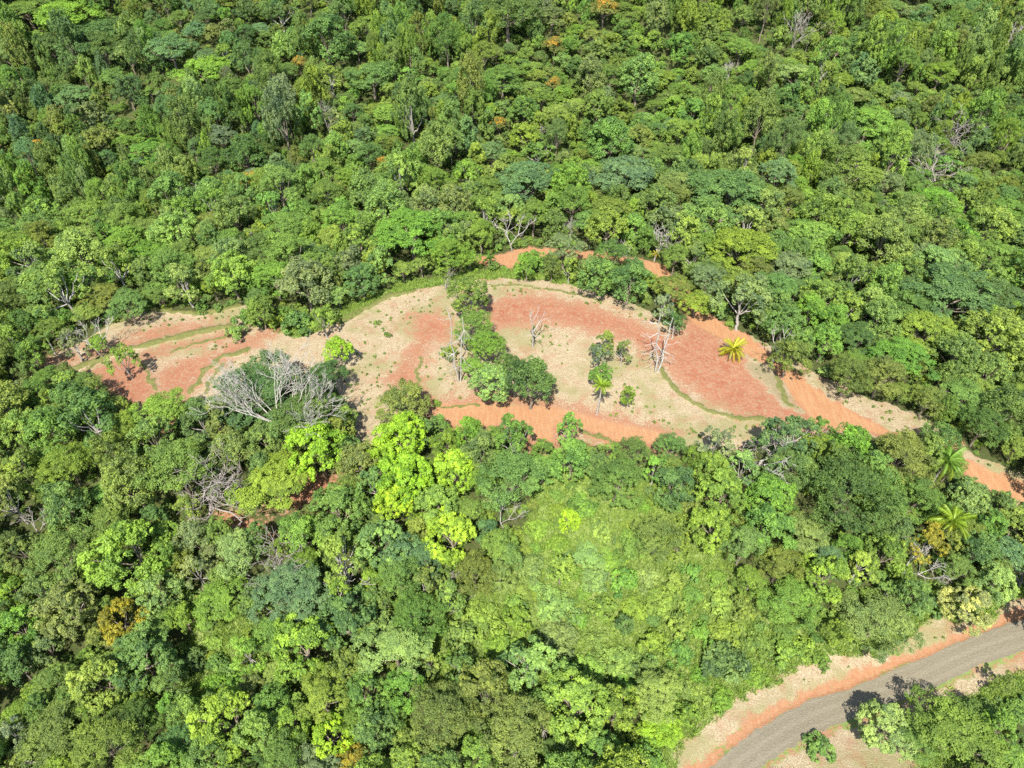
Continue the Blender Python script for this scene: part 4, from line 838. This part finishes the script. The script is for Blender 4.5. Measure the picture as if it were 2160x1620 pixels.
# the fan of white branches that rises over the huge dark tree
q, d = unproj(*P1('0',1820,1290), 0.0)
xf, yf = q[0], q[1]+2.0; zf = float(hz(xf, yf))
o = empty('bare_tree', (xf, yf, zf), 0, (1.5, 1.2, 1.7)); child('trunk', FAN[0], o); child('branches', FAN[1], o)
record(o, 'bare_tree', 'bare tree', 610, 800, 260, 'x', 'wide fan of bare white branches rising over the huge dark tree', 'fan of bare white branches', (xf,yf,zf), 8)
# ------------------------------------------------------------------ orange flowering trees
FLM, t = mat('orange_blossom'); va = nd(t, 'Attribute', attribute_name='vary').outputs['Fac']
finish(t, mixc(t, va, (.42,.19,.02), (.58,.34,.04)), .7, None, .1, .2, .2)
def blossom(seed, p):
    r = np.random.default_rng(seed); n = 900
    i = r.integers(0, len(p['L']), n); top = p['L'][:,2] > np.median(p['L'][:,2])-.3; sel = np.where(top)[0]; i = sel[r.integers(0, len(sel), n)]
    dd = unit(r.normal(size=(n,3))+np.array([0,0,1.0])); Q = p['L'][i]+dd*np.array([1.6,1.6,.85])*r.uniform(.85,1.15,(n,1))
    return leaves(Q, dd+np.array([0,0,.6]), .2, .7, r, FLM, 'blossom', r.uniform(0,1,n))
BL = [blossom(400+i, PROTO['feathery'][i]) for i in range(3)]
def flower(u, v, w_, lab, k):
    x, y, R = at_px(u, v, w_, 'feathery', 1.1); p = PROTO['feathery'][k % 3]; s = R/p['R']; z = float(hz(x, y))
    o = empty('flowering_tree', (x,y,z), rng.uniform(0,6.28), (s,s,s**.72*1.15)); child('trunk', p['trunk'], o); child('crown', p['crown'], o, tintv('ol')); child('blossom', BL[k % 3], o)
    record(o, 'flowering_tree', 'flowering tree', u, v, w_, 'orange tree', lab, {0:'orange tree at the top centre', 4:'golden blossom left of centre', 6:'orange tree on the left edge'}.get(k), (x,y,z), R); PLACED.append((x, y, R*.9))
for k, (u, v, w_, lab) in enumerate([(1168,96,46,'brightest orange flowering tree, at the top centre'), (1052,262,38,'orange flowering tree in the middle of the upper forest'), (1168,176,34,'small orange flowering tree below the brightest one'), (632,132,34,'orange flowering tree in the upper left forest'),
        (806,342,30,'golden flowering tree above the left of the clearing'), (530,380,50,'orange flowering tree below the dark dense round tree'), (78,318,56,'wide orange flowering tree near the left frame edge'), (25,343,26,'small orange flowering tree on the left frame edge'), (218,402,40,'faint orange flowering tree in the left forest'), (1275,16,60,'yellowish flowering tree on the top edge, right of centre'), (640,52,24,'small orange flowering tree near the top edge, left')]):
    flower(u, v, w_, lab, k)

# ------------------------------------------------------------------ the rest of the forest: packed crowns
CL_PX = [CLEAR, LEFTT, ROAD, VERGE, VERGE2, FARGR, LAWN] + TRACK
def blocked_px(u, v, hw):   # True where a crown there would hide the open ground the photo shows
    n = np.zeros(u.shape)
    for a in range(8):
        uu = u+hw*.8*np.cos(a*.785); vv = v+hw*.7*np.sin(a*.785); hit = np.zeros(u.shape, bool)
        for p in CL_PX: hit |= ptin(uu, vv, p)
        n += hit
    return n >= 2
cell = 8.0; GRID = {}
def gput(x, y, R): GRID.setdefault((int(x//cell), int(y//cell)), []).append((x, y, R))
def gfree(x, y, R, k):
    m = int(math.ceil((R+15)/cell)); cx, cy = int(x//cell), int(y//cell)
    for i in range(cx-m, cx+m+1):
        for j in range(cy-m, cy+m+1):
            for (a, b, r) in GRID.get((i, j), ()):
                if (a-x)**2+(b-y)**2 < (k*(R+r))**2: return False
    return True
for p in PLACED: gput(*p)
def palette(u, v):
    if v < 380 and u < 620: return [('dk',3),('bg',4),('md',4),('ol',2),('pg',1),('br',2),('gg',1)]
    if v < 420 and u > 1300: return [('yg',3),('md',4),('br',2),('ol',3),('pg',2),('gg',1),('bg',1),('dk',1)]
    if v < 420: return [('md',4),('yg',3),('ol',3),('pg',2),('br',2),('dk',1),('gg',1),('bg',1)]
    if v < 760: return [('md',4),('yg',3),('br',3),('ol',2),('pg',2),('gg',1),('dk',1)]
    if u < 900: return [('ol',4),('yg',4),('md',3),('dk',1),('pg',1),('br',1),('gg',1)]
    return [('md',4),('yg',3),('br',2),('pg',2),('ol',2)]
FILL = []
for R0, tries, k in ((6.0,1200,.76),(5.0,3500,.74),(4.0,9000,.72),(3.2,18000,.70),(2.5,34000,.70),(1.9,44000,.72),(1.4,30000,.76)):
    x = rng.uniform(-270, 270, tries); y = rng.uniform(34, 345, tries); R = R0*rng.uniform(.85,1.12,tries)*np.where(y > 205, .82, 1.0); z = hz(x, y)
    u, v, d = proj(x, y, z+R*1.3); hw = R*F/d
    ok = (u > -180) & (u < 2340) & (v < 1800) & (v > -170)
    x, y, R, u, v, hw, d = (a[ok] for a in (x, y, R, u, v, hw, d))
    dr, di, ro, gr, bu, gzv, tr, il = masks(x, y)
    edge = R*.35
    ok = (dr < .3) & (di < .3) & (ro < .3) & ~blocked_px(u, v, hw) & ~((v > 1560) & (u > 1380)) & ~((v > 1290) & (u > 2120))
    gg_ = ptin(u, v, GRASSZ) | ptin(u, v, GRASSL) | ((gzv > .5) & (v < 1000))
    ok &= ~gg_ | (R < 3.0)
    for i in np.where(ok)[0]:
        kk = k if not gg_[i] else .78
        if gfree(x[i], y[i], R[i], kk):
            gput(x[i], y[i], R[i]); FILL.append((x[i], y[i], R[i], u[i], v[i], hw[i], bool(gg_[i])))
def pick(pal):
    a = [c for c, n in pal for _ in range(n)]; return a[int(rng.integers(len(a)))]
cand = []
for (x, y, R, u, v, hw, g) in FILL:
    big = R > 2.3
    if g: kind = ['mound','mound','shrub'][int(rng.integers(3))]
    elif big: kind = ['round','round','lumpy','open','feathery','fine','fine','tall' if R < 4 else 'round','feathery' if v < 700 else 'lumpy'][int(rng.integers(9))]
    else: kind = ['shrub','shrub','round','open'][int(rng.integers(4))] if R > 1.7 else 'shrub'
    c = pick([('yg',3),('pg',2),('br',3),('md',1)]) if g else pick(palette(u, v))
    cand.append((hw*2, x, y, R, u, v, kind, c))
cand.sort(key=lambda a: -a[0])
def fold(x, y):
    h = float(vnoise(np.array([x]), np.array([y]), 15.0, 77)[0]); k = min(1, max(0, (y-190)/25))
    return rng.uniform(.85,1.25)*(1-k+k*(.72+1.05*float(sm((h-.35)*2.8))))
def mixof(u, v): return .2 if v < 380 and u < 640 else .42
LIM = dict(broadleaf_tree=296, feathery_tree=240, fine_leaved_tree=200, shrub=240)
cnt = {}
for T_ in THINGS: n = T_['o'].name.split('.')[0]; cnt[n] = cnt.get(n, 0)+1
STUFF = []
for (pw, x, y, R, u, v, kind, c) in cand:
    n = NM[kind]; inside = 8 < u < 2152 and 5 < v < 1612
    if inside and cnt.get(n, 0) < LIM[n] and pw > 14:
        cnt[n] = cnt.get(n, 0)+1; plant(kind, x, y, R, c, None, fold(x, y), mixm=mixof(u, v))
    else: STUFF.append((x, y, R, kind, c, fold(x, y), mixof(u, v)))
print('COUNTS', cnt, 'stuff trees', len(STUFF), 'fill', len(FILL))
# ------------------------------------------------------------------ scattered stuff: one object each, geometry nodes putting a growth of the kind at every point
def scatter(name, label, x, y, z, rz, sc3, tint, src_lists, which):
    n = len(x); me = bpy.data.meshes.new(name); me.vertices.add(n); me.vertices.foreach_set('co', np.stack([x,y,z],-1).astype(np.float32).ravel())
    def at(a, typ, val, key): me.attributes.new(a, typ, 'POINT').data.foreach_set(key, np.ascontiguousarray(val).ravel())
    at('rot','FLOAT_VECTOR',np.stack([0*x,0*x,rz],-1).astype(np.float32),'vector'); at('scl','FLOAT_VECTOR',np.asarray(sc3,np.float32),'vector')
    at('tint','FLOAT_VECTOR',np.asarray(tint,np.float32),'vector'); at('which','INT',np.asarray(which,np.int32),'value')
    o = link(bpy.data.objects.new(name, me)); o['kind'] = 'stuff'; o['label'] = label
    g = bpy.data.node_groups.new(name, 'GeometryNodeTree')
    g.interface.new_socket('Geometry', in_out='INPUT', socket_type='NodeSocketGeometry'); g.interface.new_socket('Geometry', in_out='OUTPUT', socket_type='NodeSocketGeometry')
    N = g.nodes.new; gi, go = N('NodeGroupInput'), N('NodeGroupOutput')
    def na(a, typ):
        q = N('GeometryNodeInputNamedAttribute'); q.data_type = typ; q.inputs[0].default_value = a
        return next(s for s in q.outputs if s.enabled and s.name == 'Attribute')
    jo = N('GeometryNodeJoinGeometry')
    for src in src_lists:
        j = N('GeometryNodeJoinGeometry'); 
        for ob in reversed(src):
            oi = N('GeometryNodeObjectInfo'); oi.transform_space = 'ORIGINAL'; oi.inputs['Object'].default_value = ob; oi.inputs['As Instance'].default_value = True
            g.links.new(oi.outputs['Geometry'], j.inputs[0])
        ip = N('GeometryNodeInstanceOnPoints'); ip.inputs['Pick Instance'].default_value = True
        g.links.new(gi.outputs[0], ip.inputs['Points']); g.links.new(j.outputs[0], ip.inputs['Instance']); g.links.new(na('which','INT'), ip.inputs['Instance Index'])
        g.links.new(na('rot','FLOAT_VECTOR'), ip.inputs['Rotation']); g.links.new(na('scl','FLOAT_VECTOR'), ip.inputs['Scale']); g.links.new(ip.outputs[0], jo.inputs[0])
    g.links.new(jo.outputs[0], go.inputs[0]); md = o.modifiers.new('grow','NODES'); md.node_group = g
    return o
def first_with(me): return next(o for o in col.objects if o.type == 'MESH' and o.data == me)
KINDS = [(k, i) for k in PROTO for i in range(len(PROTO[k])) if any(o.type == 'MESH' and o.data == PROTO[k][i]['crown'] for o in col.objects)]
SRC = [first_with(PROTO[k][i]['crown']) for k, i in KINDS]
byk = {}
for j, (k, i) in enumerate(KINDS): byk.setdefault(k, []).append(j)
def spread(name, label, items):
    x = np.array([a[0] for a in items]); y = np.array([a[1] for a in items]); w_ = []; s3 = []; tn = []
    for it in items:
        R, kind, c = it[2:5]; zf, mx = it[5:] if len(it) > 5 else (rng.uniform(.85,1.3), .5)
        j = byk[kind][int(rng.integers(len(byk[kind])))]; w_.append(j); s = R/PROTO[kind][0]['R']
        s3.append((s, s, (s**.72 if kind not in ('shrub','mound') else s**.9)*zf)); tn.append(tintv(c, mx))
    scatter(name, label, x, y, hz(x, y)-.15, rng.uniform(0,6.28,len(x)), s3, tn, [SRC], w_)
spread('distant_forest', 'unbroken green forest canopy covering the far slope behind the clearing', STUFF)
# undergrowth between the trunks
n = 17000; x = rng.uniform(-230, 230, n); y = rng.uniform(34, 320, n); z = hz(x, y); u, v, d = proj(x, y, z); ok = (u > -150) & (u < 2310) & (v > -100) & (v < 1750)
x, y, u, v = x[ok], y[ok], u[ok], v[ok]; dr, di, ro, gr, bu, gzv, tr, il = masks(x, y); hw = 1.2*F/200+0*u
ok = (dr < .12) & (di < .15) & (ro < .1) & (gr < .3) & ~((gzv > .35) & (rng.random(len(x)) < .8))
UG = [(a, b, rng.uniform(.6,1.5), ['shrub','mound'][int(rng.integers(2))], pick([('md',3),('dk',3),('ol',3),('yg',2),('pg',1)])) for a, b in zip(x[ok], y[ok])]
spread('undergrowth', 'low leafy undergrowth filling the gaps between the trees', UG)
x = rng.uniform(-110, 140, 9000); y = rng.uniform(50, 200, 9000); m = masks(x, y); ok = (m[0] > .8) & (m[1] < .6) & (m[2] < .05) & (vnoise(x, y, 9, 31) > .45)
WEED = [(a, b, rng.uniform(.12,.38), 'shrub', pick([('md',2),('yg',2),('ol',2)])) for a, b in zip(x[ok][:900], y[ok][:900])]
spread('weeds', 'small green weeds dotted over the dry grass', WEED)
# grass blades
def grass(name, label, x, y, h, wdt, tints, blades, lean=.5):
    n = len(x); r = rng; k = n*blades; bx = np.repeat(x, blades)+r.normal(size=k)*.16; by = np.repeat(y, blades)+r.normal(size=k)*.16
    bz = np.repeat(hz(x, y), blades); a = r.uniform(0, 6.28, k); hh = np.repeat(h, blades)*r.uniform(.6,1.2,k); ln = r.normal(size=(k,2))*lean
    dx, dy = np.cos(a)*wdt, np.sin(a)*wdt; V = np.empty((k,3,3)); V[:,0] = np.stack([bx-dx,by-dy,bz-.05],-1); V[:,1] = np.stack([bx+dx,by+dy,bz-.05],-1)
    V[:,2] = np.stack([bx+ln[:,0]*hh,by+ln[:,1]*hh,bz+hh],-1)
    me = new_mesh(name, V.reshape(-1,3), np.arange(k*3).reshape(-1,3), [GRASSM], False, {'vary': np.clip(.5+.25*r.normal(size=k),0,1)})
    o = link(bpy.data.objects.new(name, me)); o['kind'] = 'stuff'; o['label'] = label; o['tint'] = list(tints)
def inside(n, lo, hi, key, want):
    x = rng.uniform(lo[0], hi[0], n); y = rng.uniform(lo[1], hi[1], n); m = masks(x, y); s = want(m); return x[s], y[s]
x, y = inside(90000, (-120,50), (150,215), None, lambda m: (m[0] > .7) & (m[1] < .5) & (m[2] < .1) & (m[3] < .4))
grass('dry_grass', 'short straw-coloured dry grass on the clearing and verges', x, y, rng.uniform(.12,.36,len(x)), .045, (.40,.325,.195), 3, .7)
x, y = inside(60000, (-120,50), (150,215), None, lambda m: m[3] > .45)
grass('bank_grass', 'green grass growing along the low banks of the terraces', x, y, rng.uniform(.2,.45,len(x)), .05, (.17,.20,.045), 4)
x, y = inside(380000, (-120,34), (150,215), None, lambda m: (m[5] > .3) & (m[1] < .3) & (m[0] < .6) & (m[2] < .1))
grass('tall_grass', 'tall pale green grass on the open slope', x, y, rng.uniform(.4,1.1,len(x)), .085, (.225,.33,.065), 6)
# ------------------------------------------------------------------ labels: the hand-written ones, then one from each tree's own look and its nearest named neighbour
LM = [t for t in THINGS if t['short']]
def reldir(dx, dy):
    a = math.degrees(math.atan2(-dy, dx)) % 360
    return ['right of','upper right of','above','upper left of','left of','lower left of','below','lower right of'][int(((a+22.5) % 360)//45)]
ORD = ['nearest','second','third','fourth','fifth','sixth','seventh','eighth','ninth','tenth','eleventh','twelfth','thirteenth','fourteenth']
groups = {}
for T_ in THINGS:
    if T_['label']: continue
    L = min((l for l in LM if l is not T_), key=lambda l: (l['u']-T_['u'])**2+(l['v']-T_['v'])**2)
    dx, dy = T_['u']-L['u'], T_['v']-L['v']; groups.setdefault((T_['desc'], reldir(dx, dy), L['short']), []).append((math.hypot(dx, dy), T_))
for (desc, rel, short), lst in groups.items():
    lst.sort(key=lambda a: a[0])
    for i, (dist, T_) in enumerate(lst):
        if len(lst) == 1: T_['label'] = f'{desc} {"just " if dist < 90 else ""}{rel} the {short}'
        else: T_['label'] = f'{ORD[i] if i < len(ORD) else "farthest"} {desc} {rel} the {short}'
for T_ in THINGS: T_['o']['label'] = ' '.join(T_['label'].split()[:16])
